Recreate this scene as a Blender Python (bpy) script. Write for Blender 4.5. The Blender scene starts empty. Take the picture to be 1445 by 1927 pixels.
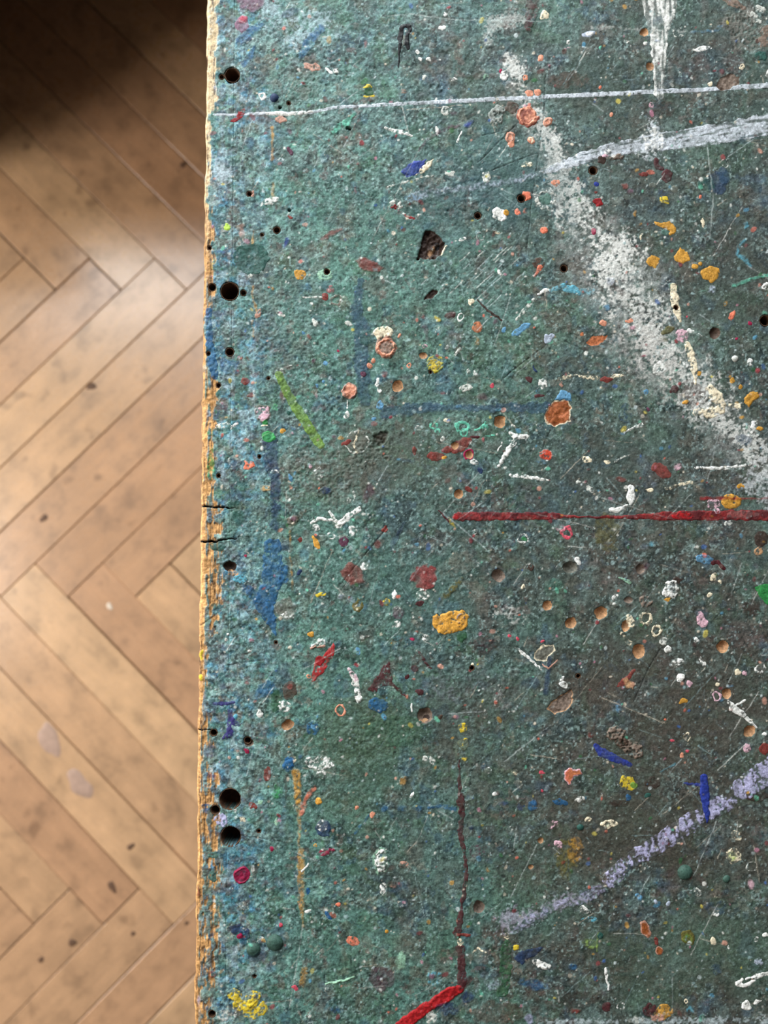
import bpy, bmesh, math, random
import numpy as np

# ------------------------------------------------------------------ camera, light, exposure
scene = bpy.context.scene
COL = scene.collection
F_PX, CX, CY = 1447.0, 722.5, 963.5           # focal length / principal point for a 1445x1927 frame
CAM_H, TABLE_H, TILT = 1.13, 0.75, math.radians(4.5)

cam_d = bpy.data.cameras.new('camera')
cam_d.sensor_fit = 'HORIZONTAL'; cam_d.sensor_width = 36.0
cam_d.lens = 36.0 * F_PX / 1445.0
cam_d.clip_start = 0.01; cam_d.clip_end = 50
cam_d.dof.use_dof = True
cam_d.dof.focus_distance = CAM_H - TABLE_H
cam_d.dof.aperture_fstop = 11.0
cam = bpy.data.objects.new('camera', cam_d)
cam.location = (0, 0, CAM_H); cam.rotation_euler = (TILT, 0, 0)
COL.objects.link(cam); scene.camera = cam

world = bpy.data.worlds.new('world'); scene.world = world; world.use_nodes = True
bg = world.node_tree.nodes['Background']
bg.inputs[0].default_value = (1.0, 0.93, 0.86, 1); bg.inputs[1].default_value = 0.11

WALL_Y = 0.99                                  # wall with the window, just past the top of the frame
WIN = (-1.55, 0.30, 0.56, 2.30)                # window opening x0,x1,z0,z1
ld = bpy.data.lights.new('window_daylight', 'AREA'); ld.shape = 'RECTANGLE'
ld.size = WIN[1] - WIN[0]; ld.size_y = WIN[3] - WIN[2]
ld.energy = 70.0; ld.color = (0.90, 0.96, 1.0)
lo = bpy.data.objects.new('window_daylight', ld)
lo.location = ((WIN[0] + WIN[1]) / 2, WALL_Y + 0.16, (WIN[2] + WIN[3]) / 2)
lo.rotation_euler = (math.radians(-90), 0, 0)
COL.objects.link(lo)
ADDED_DOOR = (-0.38, 0.36, 0.04, 2.15)               # unseen door opening added to brighten the floor: y0,y1,z0,z1
LEFT_X = -1.65
dd_ = bpy.data.lights.new('door_fill_light', 'AREA'); dd_.shape = 'RECTANGLE'  # fill light added to brighten the floor from the left
dd_.size = ADDED_DOOR[1] - ADDED_DOOR[0]; dd_.size_y = ADDED_DOOR[3] - ADDED_DOOR[2]
dd_.energy = 42.0; dd_.color = (1.0, 0.93, 0.86)
do_ = bpy.data.objects.new('door_fill_light', dd_)
do_.location = (LEFT_X - 0.12, (ADDED_DOOR[0] + ADDED_DOOR[1]) / 2, (ADDED_DOOR[2] + ADDED_DOOR[3]) / 2)
do_.rotation_euler = (math.radians(90), 0, math.radians(-90))
COL.objects.link(do_)

vs = scene.view_settings
vs.view_transform = 'Standard'; vs.look = 'None'; vs.gamma = 1.0; vs.use_curve_mapping = False
vs.exposure = 0.0

# ------------------------------------------------------------------ helpers
def lin(c):
    c = np.asarray(c, dtype=np.float32) / 255.0
    return np.where(c <= 0.04045, c / 12.92, ((c + 0.055) / 1.055) ** 2.4).astype(np.float32)

def tag(o, label=None, cat=None, kind=None, group=None):
    if label: o['label'] = label
    if cat: o['category'] = cat
    if kind: o['kind'] = kind
    if group: o['group'] = group
    return o

def link(name, mesh, parent=None, mat=None):
    if mat is not None and not mesh.materials: mesh.materials.append(mat)
    o = bpy.data.objects.new(name, mesh); COL.objects.link(o)
    if parent is not None: o.parent = parent
    return o

def box_mesh(name, x0, x1, y0, y1, z0, z1, bev=0.0):
    bm = bmesh.new()
    vv = [bm.verts.new((x, y, z)) for z in (z0, z1) for y in (y0, y1) for x in (x0, x1)]
    for f in ((0,2,3,1), (4,5,7,6), (0,1,5,4), (2,6,7,3), (0,4,6,2), (1,3,7,5)):
        bm.faces.new([vv[i] for i in f])
    if bev > 0:
        bmesh.ops.bevel(bm, geom=list(bm.edges), offset=bev, segments=1, affect='EDGES', profile=0.5)
    bmesh.ops.recalc_face_normals(bm, faces=bm.faces)
    me = bpy.data.meshes.new(name); bm.to_mesh(me); bm.free()
    return me

def new_mat(name):
    m = bpy.data.materials.new(name); m.use_nodes = True
    nt = m.node_tree
    return m, nt, nt.nodes['Principled BSDF']

def node(nt, kind, **kw):
    n = nt.nodes.new(kind)
    for k, v in kw.items():
        if k.startswith('i_'):
            key = k[2:]; n.inputs[int(key) if key.isdigit() else key].default_value = v
        else: setattr(n, k, v)
    return n

def ramp(nt, src, stops):
    r = nt.nodes.new('ShaderNodeValToRGB')
    el = r.color_ramp.elements
    while len(el) < len(stops): el.new(0.5)
    for e, (p, c) in zip(el, stops):
        e.position = p; e.color = (c, c, c, 1) if not hasattr(c, '__len__') else (*c, 1)
    nt.links.new(src, r.inputs[0]); return r.outputs[0]

def mix(nt, blend, fac, a, b):
    n = nt.nodes.new('ShaderNodeMix'); n.data_type = 'RGBA'; n.blend_type = blend
    for s, v in ((n.inputs[0], fac), (n.inputs[6], a), (n.inputs[7], b)):
        if hasattr(v, 'is_linked'): nt.links.new(v, s)
        elif hasattr(v, '__len__'): s.default_value = (*v, 1)
        else: s.default_value = v
    return n.outputs[2]

def L3(*c): return tuple(float(x) for x in lin(c))

# ------------------------------------------------------------------ room: floor, planks, wall, window
def plank_material():
    m, nt, p = new_mat('oak_parquet')
    tc = node(nt, 'ShaderNodeTexCoord'); oi = node(nt, 'ShaderNodeObjectInfo')
    off = node(nt, 'ShaderNodeVectorMath', operation='SCALE'); off.inputs[3].default_value = 37.0
    cmb = node(nt, 'ShaderNodeCombineXYZ')
    for i in range(3): nt.links.new(oi.outputs['Random'], cmb.inputs[i])
    nt.links.new(cmb.outputs[0], off.inputs[0])
    add = node(nt, 'ShaderNodeVectorMath', operation='ADD')
    nt.links.new(tc.outputs['Object'], add.inputs[0]); nt.links.new(off.outputs[0], add.inputs[1])
    mp = node(nt, 'ShaderNodeMapping'); mp.inputs['Scale'].default_value = (5, 90, 40)
    nt.links.new(add.outputs[0], mp.inputs[0])
    grain = node(nt, 'ShaderNodeTexNoise', i_Scale=1.0, i_Detail=5.0, i_Roughness=0.65)
    nt.links.new(mp.outputs[0], grain.inputs['Vector'])
    mp2 = node(nt, 'ShaderNodeMapping'); mp2.inputs['Scale'].default_value = (1, 1.15, 1)
    nt.links.new(add.outputs[0], mp2.inputs[0])
    blot = node(nt, 'ShaderNodeTexNoise', i_Scale=30.0, i_Detail=4.0, i_Roughness=0.6)
    nt.links.new(mp2.outputs[0], blot.inputs['Vector'])
    big = node(nt, 'ShaderNodeTexNoise', i_Scale=9.0, i_Detail=3.0)
    nt.links.new(tc.outputs['Object'], big.inputs['Vector'])
    nt.links.new(add.outputs[0], big.inputs['Vector'])
    spot = node(nt, 'ShaderNodeTexNoise', i_Scale=34.0, i_Detail=1.0)
    nt.links.new(add.outputs[0], spot.inputs['Vector'])
    base = ramp(nt, oi.outputs['Random'], [(0.0, L3(196, 152, 116)), (0.35, L3(204, 162, 124)), (0.7, L3(210, 168, 128)), (1.0, L3(220, 180, 138))])
    c = mix(nt, 'MULTIPLY', 1.0, base, ramp(nt, grain.outputs[0], [(0.30, 0.92), (0.62, 1.03)]))
    c = mix(nt, 'MULTIPLY', 1.0, c, ramp(nt, blot.outputs[0], [(0.28, 0.66), (0.48, 0.95), (0.72, 1.10)]))
    c = mix(nt, 'MULTIPLY', 1.0, c, ramp(nt, big.outputs[0], [(0.30, 0.84), (0.65, 1.05)]))
    c = mix(nt, 'MIX', ramp(nt, spot.outputs[0], [(0.68, 0.0), (0.80, 0.40)]), c, L3(88, 62, 44))
    nt.links.new(c, p.inputs['Base Color'])
    nt.links.new(ramp(nt, blot.outputs[0], [(0.3, 0.34), (0.7, 0.24)]), p.inputs['Roughness'])
    p.inputs['Specular IOR Level'].default_value = 0.7
    p.inputs['Coat Weight'].default_value = 0.8; p.inputs['Coat Roughness'].default_value = 0.20
    b = node(nt, 'ShaderNodeBump', i_Strength=0.25, i_Distance=0.0006)
    nt.links.new(grain.outputs[0], b.inputs['Height']); nt.links.new(b.outputs[0], p.inputs['Normal'])
    return m

def plain_material(name, rgb, rough=0.7, noise=40.0, amp=0.12):
    m, nt, p = new_mat(name)
    tc = node(nt, 'ShaderNodeTexCoord'); n = node(nt, 'ShaderNodeTexNoise', i_Scale=noise, i_Detail=4.0)
    nt.links.new(tc.outputs['Object'], n.inputs['Vector'])
    nt.links.new(mix(nt, 'MULTIPLY', 1.0, L3(*rgb), ramp(nt, n.outputs[0], [(0.3, 1 - amp), (0.7, 1 + amp)])), p.inputs['Base Color'])
    p.inputs['Roughness'].default_value = rough
    return m

M_SUB = plain_material('subfloor_dark', (70, 54, 42), 0.9)
M_WALL = plain_material('plaster_wall', (188, 180, 168), 0.85, 12, 0.05)
M_FRAME = plain_material('painted_window_wood', (205, 202, 195), 0.5, 20, 0.04)
M_PLANK = plank_material()
FX0, FX1, FY0, FY1 = LEFT_X, 1.35, -1.35, WALL_Y

floor = tag(link('floor', box_mesh('floor', FX0, FX1, FY0, FY1, -0.06, -0.0125), None, M_SUB),
            'worn oak herringbone parquet floor below the bench', None, 'structure')
PW, PL, PT = 0.0699, 0.6520, 0.012
S2 = math.sqrt(2.0); FX, FY = -0.4621, -0.0358
plank_me = box_mesh('plank', -PL/2 + 0.00055, PL/2 - 0.00055, -PW/2 + 0.00055, PW/2 - 0.00055, -PT, 0.0, 0.0009)
plank_me.materials.append(M_PLANK)
rng = random.Random(5)
np_ = PL / PW
for band in range(-3, 4):
    for k in range(-40, 41):
        for hv in (0, 1):
            if hv == 0: pc, qc, ang = k + np_/2, k + 0.5, -45
            else:       pc, qc, ang = k - 0.5, k + np_/2, 45
            pc += band * np_; qc -= band * np_
            x = (pc + qc) / S2 * PW + FX; y = (qc - pc) / S2 * PW + FY
            r = (PL + PW) / 2 / S2
            if x + r < FX0 + .02 or x - r > FX1 - .02 or y + r < FY0 + .02 or y - r > FY1 - .02: continue
            cuts = [c for c in ((FX0, 0, 1, x - r < FX0), (FX1, 0, -1, x + r > FX1), (FY0, 1, 1, y - r < FY0), (FY1, 1, -1, y + r > FY1)) if c[3]]
            me = plank_me
            if cuts:                                # sawn off where the room ends
                bm = bmesh.new(); bm.from_mesh(plank_me)
                ca, sa = math.cos(math.radians(ang)), math.sin(math.radians(ang))
                for lim, ax, sgn, _ in cuts:
                    n = (ca, -sa) if ax == 0 else (sa, ca)
                    d = lim + sgn * 0.002 - (x if ax == 0 else y)
                    res = bmesh.ops.bisect_plane(bm, geom=bm.verts[:] + bm.edges[:] + bm.faces[:], plane_co=(n[0]*d, n[1]*d, 0),
                                                 plane_no=(-sgn*n[0], -sgn*n[1], 0), clear_outer=True)
                    ed = [e for e in res['geom_cut'] if isinstance(e, bmesh.types.BMEdge)]
                    if ed: bmesh.ops.edgeloop_fill(bm, edges=ed)
                if len(bm.faces) < 5: bm.free(); continue
                me = bpy.data.meshes.new('plank'); bm.to_mesh(me); bm.free(); me.materials.clear(); me.materials.append(M_PLANK)
            o = link('plank', me, floor)
            j = 0.0 if cuts else 1.0
            o.location = (x + j*rng.uniform(-.0006, .0006), y + j*rng.uniform(-.0006, .0006), rng.uniform(-.0004, 0.0))
            o.rotation_euler = (j*rng.uniform(-.0015, .0015), j*rng.uniform(-.0006, .0006), math.radians(ang) + j*rng.uniform(-.001, .001))

# wall with a window opening (just out of frame; the daylight comes through it)
def struct(name, me, mat, parent=None, label=None):
    o = link(name, me, parent, mat)
    if parent is None: o['kind'] = 'structure'
    if label: o['label'] = label
    return o
T = 0.24
wall = struct('wall_back', box_mesh('wall_back', FX0, WIN[0], WALL_Y, WALL_Y + T, -0.06, 2.7), M_WALL, None, 'pale plaster wall around the window')
for nm, bx in (('wall_pier', (WIN[1], FX1, WALL_Y, WALL_Y + T, -0.06, 2.7)), ('wall_breast', (WIN[0], WIN[1], WALL_Y, WALL_Y + T, -0.06, WIN[2])),
               ('wall_lintel', (WIN[0], WIN[1], WALL_Y, WALL_Y + T, WIN[3], 2.7))):
    struct(nm, box_mesh(nm, *bx), M_WALL, wall)
win = struct('window_1', box_mesh('window_1', WIN[0], WIN[1], WALL_Y - 0.03, WALL_Y + T, WIN[2], WIN[2] + 0.03, 0.004), M_FRAME, None, 'wide painted window sill and frame')
for nm, bx in (('window_frame', (WIN[0], WIN[0] + .05, WALL_Y + .09, WALL_Y + .14, WIN[2] + .03, WIN[3])), ('window_frame', (WIN[1] - .05, WIN[1], WALL_Y + .09, WALL_Y + .14, WIN[2] + .03, WIN[3])),
               ('window_frame', (WIN[0] + .05, WIN[1] - .05, WALL_Y + .09, WALL_Y + .14, WIN[3] - .05, WIN[3]))):
    struct(nm, box_mesh(nm, *bx), M_FRAME, win)

wl = struct('wall_left', box_mesh('wall_left', LEFT_X - T, LEFT_X, FY0, ADDED_DOOR[0], -0.06, 2.7), M_WALL, None, 'pale plaster wall beside the added door opening')
for nm, bx in (('wall_pier', (LEFT_X - T, LEFT_X, ADDED_DOOR[1], WALL_Y + T, -0.06, 2.7)), ('wall_lintel', (LEFT_X - T, LEFT_X, ADDED_DOOR[0], ADDED_DOOR[1], ADDED_DOOR[3], 2.7))):
    struct(nm, box_mesh(nm, *bx), M_WALL, wl)
dr = struct('added_door_1', box_mesh('added_door_1', LEFT_X - T, LEFT_X, ADDED_DOOR[0], ADDED_DOOR[1], -0.06, ADDED_DOOR[2], .003), M_FRAME, None, 'sill and frame of the unseen door added to light the floor')
for y in (ADDED_DOOR[0], ADDED_DOOR[1] - .05):
    struct('added_door_frame', box_mesh('added_door_frame', LEFT_X - .10, LEFT_X - .05, y, y + .05, ADDED_DOOR[2], ADDED_DOOR[3]), M_FRAME, dr)
# low dark cabinet and bench seat, both unseen, added to shade the far floor
M_DARK = plain_material('dark_stained_wood', (58, 40, 30), 0.5, 25, 0.2)
cup = bpy.data.objects.new('shade_cupboard', None); COL.objects.link(cup); cup.location = (-1.03, .795, 0)
tag(cup, 'unseen low dark stained cabinet added to shade the floor corner', 'shade_cupboard')
for nm, bx in (('body', (-.40, .40, -.20, .18, .06, .40)), ('plinth', (-.38, .38, -.18, .18, 0, .0605)), ('top', (-.41, .41, -.22, .19, .40, .43)), ('door', (-.385, -.003, -.218, -.2, .08, .38)), ('door', (.003, .385, -.218, -.2, .08, .38))):
    link(nm, box_mesh(nm, *bx, .004), cup, M_DARK)
seat = bpy.data.objects.new('shade_seat', None); COL.objects.link(seat); seat.location = (-.43, .90, 0)
tag(seat, 'unseen dark wooden seat added to shade the far end of the floor', 'bench')
link('shade_board', box_mesh('shade_board', -.19, .30, -.23, .085, .42, .45, .004), seat, M_DARK)
link('back_panel', box_mesh('back_panel', -.19, .30, .055, .085, 0.0, .4205, .003), seat, M_DARK)
for x in (-.18, .26): link('leg', box_mesh('leg', x, x + .03, .02, .05, 0, .4205, .003), seat, M_DARK)

# ------------------------------------------------------------------ bench top: coordinates and noise
# Every mark below was measured on the photograph (u, v in its 1445x1927 frame) and is carried onto the bench plane.
ST, CT = math.sin(TILT), math.cos(TILT)
def to_plane(u, v, Z=TABLE_H):
    a = (u - CX) / F_PX; b = (CY - v) / F_PX
    dy = ST + b * CT; dz = -CT + b * ST
    t = (Z - CAM_H) / dz
    return a * t, dy * t
def to_uv(X, Y, Z=TABLE_H):
    dz = Z - CAM_H
    dep = Y * ST - dz * CT
    return CX + F_PX * X / dep, CY - F_PX * (Y * CT + dz * ST) / dep

PX = (CAM_H - TABLE_H) / F_PX                    # metres per measured unit on the bench
EA, EB = to_plane(388, 0), to_plane(364, 1927)   # two points of the bench's left edge
_d = math.hypot(EA[0] - EB[0], EA[1] - EB[1])
EY = ((EA[0] - EB[0]) / _d, (EA[1] - EB[1]) / _d) # along the edge, away from the viewer
EX = (EY[1], -EY[0])
BENCH_ANG = math.atan2(EX[1], EX[0])
def to_st(X, Y):
    dx, dy = X - EB[0], Y - EB[1]
    return dx * EX[0] + dy * EX[1], dx * EY[0] + dy * EY[1]

STEP = 1.54 * PX
def axis(lo, hi, dlo, dhi):
    """fine spacing between dlo..dhi, coarser and coarser outside"""
    a = list(np.arange(dlo, dhi, STEP))
    st, x = STEP, a[-1]
    while x < hi:
        st = min(st * 1.12, 0.006); x += st; a.append(min(x, hi))
    st, x = STEP, a[0]; pre = []
    while x > lo:
        st = min(st * 1.12, 0.006); x -= st; pre.append(max(x, lo))
    return np.array(pre[::-1] + a, dtype=np.float64)
cs = [to_st(*to_plane(u, v)) for u in (380, 1460) for v in (-12, 1940)]
S_MAX = 0.72
T_LO, T_HI = -0.62, to_st(0, 0.93)[1]
SA = axis(0.0, S_MAX, 0.0, max(c[0] for c in cs))
TA = axis(T_LO, T_HI, min(c[1] for c in cs), max(c[1] for c in cs))
NS, NT = len(SA), len(TA)
Sg, Tg = np.meshgrid(SA, TA)
Xg = EB[0] + Sg * EX[0] + Tg * EY[0]
Yg = EB[1] + Sg * EX[1] + Tg * EY[1]
Ug, Vg = (a.astype(np.float32) for a in to_uv(Xg, Yg))
Dg = (Sg / PX).astype(np.float32)                # distance from the left edge

def vnoise(x, y, seed):
    tb = np.random.RandomState(seed).rand(256, 256).astype(np.float32) * 2 - 1
    xi = np.floor(x); yi = np.floor(y)
    fx = (x - xi).astype(np.float32); fy = (y - yi).astype(np.float32)
    xi = xi.astype(np.int32) & 255; yi = yi.astype(np.int32) & 255
    fx = fx * fx * (3 - 2 * fx); fy = fy * fy * (3 - 2 * fy)
    x1 = (xi + 1) & 255; y1 = (yi + 1) & 255
    a = tb[yi, xi]; a = a + fx * (tb[yi, x1] - a)
    b = tb[y1, xi]; b = b + fx * (tb[y1, x1] - b)
    return a + fy * (b - a)
def fbm(scale, octv, seed, sx=1.0, sy=1.0, gain=0.55, rot=0.0):
    U, V = Ug, Vg
    if rot:
        c, s = math.cos(rot), math.sin(rot); U, V = Ug * c + Vg * s, Vg * c - Ug * s
    out = 0; amp = 1.0; tot = 0
    for o in range(octv):
        k = 2.03 ** o / scale
        out = out + amp * vnoise(U * k / sx + 17.3 * o + 91, V * k / sy + 5.1 * o + 13, seed + o)
        tot += amp; amp *= gain
    return (out / tot * 1.6).astype(np.float32)
def sst(a, b, x):
    t = np.clip((x - a) / (b - a), 0, 1); return t * t * (3 - 2 * t)

N3, N6, N14 = fbm(3.2, 1, 11), fbm(6.5, 2, 23), fbm(14, 2, 37)
N40, N120, N300 = fbm(42, 3, 53), fbm(120, 3, 71), fbm(330, 2, 89)
WARP_U, WARP_V = fbm(9, 2, 101) * 2.2, fbm(9, 2, 131) * 2.2

# ------------------------------------------------------------------ bench top: base paint and relief
C = np.empty((NT, NS, 3), np.float32)
def over(mask, rgb):
    global C
    m = np.clip(mask, 0, 1)[..., None]
    C = C + (lin(rgb) - C) * m
C[:] = lin((86, 118, 110))
right = sst(560, 1330, Ug + 160 * N300); low = sst(700, 1500, Vg + 160 * N300)
over(0.75 * sst(0.1, 0.9, right * 0.9 + 0.55 * N120 + .12), (78, 92, 86))
over(0.80 * sst(0.55, 1.25, right * 0.75 + low * 0.35 + 0.55 * N120), (80, 76, 67))
over(0.55 * sst(0.2, 1.0, N120 + 0.3 * N14 - .05), (66, 96, 104))
over(0.45 * sst(0.1, .9, -N120 + 0.4 * N40), (88, 112, 88))
leftz = 1 - sst(395, 640, Ug)
over(0.72 * leftz * sst(-0.7, .6, N40 + .4 * N14), (120, 158, 158))
over(0.55 * (1 - sst(520, 900, Ug)) * sst(-.5, .7, fbm(70, 3, 199)), (104, 142, 131))
over(0.45 * sst(420, 60, Vg) * sst(-.4, .6, N40 + .3 * N6) * (1 - .7 * right), (104, 134, 142))  # bluish paleness toward the top: part paint colour, part painted-in window sheen
over(0.5 * sst(0.25, 0.9, N40 - .35 * N120), (58, 76, 74))
over(0.40 * sst(0.35, .9, fbm(34, 3, 211)), (112, 138, 132))
over(0.42 * sst(0.45, .95, fbm(46, 3, 227) + .15 * right), (92, 82, 74))
over(0.35 * sst(0.55, 1.0, fbm(60, 3, 241)), (108, 88, 86))
over(0.40 * sst(0.5, 1.0, fbm(38, 3, 257) + .25 * leftz), (74, 104, 128))
over(0.35 * sst(0.5, 1.0, fbm(50, 3, 263)), (74, 106, 82))
# chaotic worn colours close to the left edge
nearedge = 1 - sst(60, 165, Dg + 45 * N40)
for sd_, colr in ((271, (72, 92, 130)), (277, (104, 104, 122)), (281, (120, 170, 190)), (283, (62, 70, 88)), (287, (84, 146, 176)), (285, (112, 96, 88)), (293, (60, 112, 116)), (307, (168, 188, 194))):
    over(0.46 * nearedge * sst(0.22, 0.50, fbm(19, 4, sd_)), colr)
# worn layers of older paint showing with crisp edges
def worn(scale, seed, thr, rgb, a, bias=0.0, crisp=.13):
    g = sst(-.25, .55, fbm(95, 2, seed + 3) + .35 * fbm(40, 2, seed + 6))
    over(.85 * a * g * (1 - .35 * right) * sst(thr, thr + crisp, fbm(scale, 4, seed, gain=.55) + bias), rgb)
worn(44, 1321, .30, (66, 84, 86), .55, .1 * sst(700, 100, Vg)); worn(38, 1327, .36, (108, 100, 90), .45, .08 * sst(900, 200, Vg)); worn(36, 1361, .38, (84, 120, 96), .45)
worn(30, 1201, .26, (112, 144, 138), .42, .25 * leftz - .10 * right)
worn(22, 1213, .34, (50, 64, 62), .48, .12 * right)
worn(26, 1231, .36, (98, 94, 82), .50, .16 * right + .05 * low - .1 * leftz)
worn(34, 1249, .40, (70, 102, 74), .45, .10 * low)
worn(20, 1259, .46, (60, 92, 112), .50, .10 * leftz)
worn(16, 1277, .50, (112, 84, 80), .50)
worn(13, 1289, .47, (136, 164, 158), .50, .12 * leftz)
worn(12, 1297, .50, (40, 50, 52), .60, .06 * right)
worn(18, 1301, .56, (140, 132, 118), .45, .08 * right)
# mottling
mott = 1 + 0.14 * fbm(10, 2, 311) + 0.15 * N6 + 0.16 * N3
C *= np.clip(mott, .45, 1.7)[..., None]
over(0.62 * sst(0.50, 0.85, fbm(5, 2, 331) + .25 * N40), (36, 50, 48))
over(0.50 * sst(0.66, 0.95, fbm(4.2, 2, 347) + .34 * N40 + .14 * leftz), (150, 178, 174))

# deeper contrast and colour in the old layers
_l = C.mean(-1, keepdims=True)
C = _l + (C - _l) * (.98 - .18 * right)[..., None]
C = 0.135 * (np.clip(C, .004, 1) / 0.135) ** (1.16 - .10 * right)[..., None]
# scuffed white band
def polyline_d(pts, U=None, V=None):
    U = Ug if U is None else U; V = Vg if V is None else V
    best = np.full(U.shape, 1e9, np.float32); bw = np.zeros(U.shape, np.float32); bt = np.zeros(U.shape, np.float32)
    tot = 0.0
    for (p, q) in zip(pts[:-1], pts[1:]):
        ax, ay, aw = p; bx, by, bw_ = q
        dx, dy = bx - ax, by - ay; l2 = dx * dx + dy * dy + 1e-9
        t = np.clip(((U - ax) * dx + (V - ay) * dy) / l2, 0, 1)
        d = np.hypot(U - ax - t * dx, V - ay - t * dy)
        w = (aw + (bw_ - aw) * t) / 2
        k = (d - w) < (best - bw)
        best = np.where(k, d, best); bw = np.where(k, w, bw); bt = np.where(k, tot + t * math.sqrt(l2), bt)
        tot += math.sqrt(l2)
    return best, bw, bt
NF = fbm(5.5, 3, 367, gain=.65)
def scuff(pts, a, rgb=(224, 224, 218), thr=0.0, soft=0.5):
    d, w, _ = polyline_d(pts)
    m = np.clip(1.25 - d / (w + 1e-3), 0, 1)
    over(a * sst(0, .3, m) * sst(thr, thr + soft, m * 0.80 + 0.55 * NF + 0.40 * N40 + .2 * N3 - 0.50), rgb)
scuff([(965, 110, 40), (985, 190, 46), (1030, 260, 50), (1060, 350, 70), (1105, 430, 100), (1165, 510, 150)], .80)
for hz in ([(990, 190, 60), (1050, 340, 90), (1110, 440, 130), (1180, 540, 170)], [(1180, 540, 170), (1240, 660, 170), (1330, 770, 120), (1440, 880, 110)]):
    d_, w_, _ = polyline_d(hz); over(.42 * sst(1.15, .2, d_ / w_ + .35 * N40) * np.clip(.6 + .8 * NF + .4 * N14, 0, 1), (180, 186, 182))
scuff([(1120, 450, 110), (1180, 540, 150), (1230, 640, 150), (1290, 700, 90), (1340, 760, 100), (1400, 830, 70), (1440, 880, 70)], .74)
scuff([(1165, 640, 120), (1240, 690, 130)], .5, (196, 192, 186))
scuff([(1410, 900, 60), (1450, 880, 90), (1470, 960, 90)], .7, (196, 200, 202))
scuff([(1229, 235, 40), (1229, 275, 56)], .8, (214, 220, 224))
scuff([(1000, 30, 30), (930, 40, 40), (915, 70, 30)], .35)
scuff([(520, 20, 90), (600, 40, 90), (560, 70, 60)], .5, (176, 198, 206))
scuff([(400, 300, 50), (420, 330, 40)], .55, (190, 205, 214))
scuff([(945, 1150, 30), (975, 1165, 40)], .5); scuff([(940, 1300, 30), (950, 1320, 30)], .4)
scuff([(1000, 1925, 16), (1445, 1918, 22)], .6, (196, 210, 214))
scuff([(1100, 50, 10), (1300, 60, 10)], .3); scuff([(560, 860, 110), (640, 900, 90)], .25, (150, 150, 140))
scuff([(817, 1290, 50), (850, 1310, 40)], .4, (150, 160, 172))
scuff([(950, 1735, 50), (1090, 1690, 40)], .6, (176, 172, 190))

# relief (metres)
H = (PX * (0.9 * N40 + 0.50 * N14 + 0.36 * fbm(8.5, 2, 401) + 0.34 * fbm(4.6, 2, 409) + 0.12 * N3)).astype(np.float32)
leather = sst(-.2, .8, N120 + .5 * (1 - sst(480, 760, Ug)) * sst(420, 600, Vg))
H *= (1.15 - .45 * right)
H += PX * (0.62 * leather * (1 - .5 * right) * fbm(5.6, 2, 419)).astype(np.float32)

# crusted, lumpy places
def crust(u, v, rx, ry, amp, rgb, a, seed):
    global H
    q = np.sqrt(((Ug - u) / rx) ** 2 + ((Vg - v) / ry) ** 2) + .5 * N40 + .25 * N14
    m = sst(1.15, .5, q); rd = 1 - np.abs(fbm(7.5, 3, seed))
    H = H + (PX * amp * m * (rd - .6)).astype(np.float32)
    over(a * m * sst(.35, .8, rd + .25 * N6), rgb)
crust(590, 900, 85, 60, 2.0, (92, 88, 80), .55, 1501); crust(1299, 745, 34, 28, 2.5, (76, 66, 58), .5, 1511)
crust(690, 850, 50, 40, 2.4, (90, 88, 82), .4, 1523); crust(545, 610, 70, 110, 1.2, (106, 128, 118), .35, 1531)
crust(1405, 40, 40, 60, 2.0, (140, 132, 124), .4, 1543); crust(480, 985, 60, 60, 1.5, (84, 108, 106), .4, 1549)
crust(545, 160, 60, 40, 1.6, (104, 112, 106), .4, 1553); crust(900, 1290, 90, 40, 1.4, (110, 118, 124), .35, 1559)
crust(690, 1380, 90, 60, 1.2, (80, 92, 72), .35, 1567)
# broad greyed and browned areas
def wash(u, v, rx, ry, rgb, a):
    q = np.sqrt(((Ug - u) / rx) ** 2 + ((Vg - v) / ry) ** 2) + .45 * N120 + .25 * N40 + .12 * N6
    over(a * sst(1.2, .3, q), rgb)
wash(720, 880, 170, 120, (92, 96, 86), .5); wash(1240, 1330, 220, 150, (78, 72, 64), .55); wash(1250, 1560, 200, 110, (70, 66, 58), .6)
wash(880, 1340, 120, 90, (74, 72, 66), .5); wash(1050, 1580, 130, 90, (78, 76, 66), .45); wash(1400, 480, 120, 140, (70, 74, 68), .45)
wash(1180, 150, 150, 80, (62, 78, 68), .5); wash(900, 350, 200, 110, (64, 98, 102), .45); wash(700, 1420, 120, 90, (72, 92, 70), .45)
wash(1250, 1800, 200, 90, (76, 96, 80), .45); wash(820, 1090, 160, 100, (76, 108, 102), .4); wash(1090, 900, 150, 120, (70, 82, 78), .45)

# ------------------------------------------------------------------ bench edge: bare wood worn out of the paint
vb = np.array([-400, 0, 190, 215, 330, 420, 440, 555, 575, 700, 722, 790, 830, 945, 960, 1090, 1130, 1190, 1215, 1330, 1350, 1430, 1460, 1560, 1700, 1800, 1900, 2300])
wb = np.array([20, 20, 22, 10, 7, 12, 20, 20, 9, 8, 34, 26, 26, 30, 40, 42, 36, 32, 16, 18, 26, 30, 42, 44, 42, 42, 36, 36])
bound = np.interp(Vg, vb, wb).astype(np.float32)
grainE = fbm(26, 3, 433, sx=0.16, sy=1.9)
wood = sst(-3, 3, bound - Dg + 7 * N14 + 5 * grainE)
patchy = sst(0.18, 0.55, grainE + .55 * fbm(15, 2, 449, sx=.6, sy=1.3) - .12)
wood *= 1 - .92 * np.maximum(patchy, sst(.0, .25, fbm(13, 4, 1319, sx=.55, sy=1.5) - .12 + .22 * sst(1080, 1250, Vg)) * sst(8, 14, Dg)) * (Dg > 7) * (.25 + .75 * sst(420, 700, Vg))
wg = fbm(60, 4, 457, sx=0.05, sy=1.5)
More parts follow.
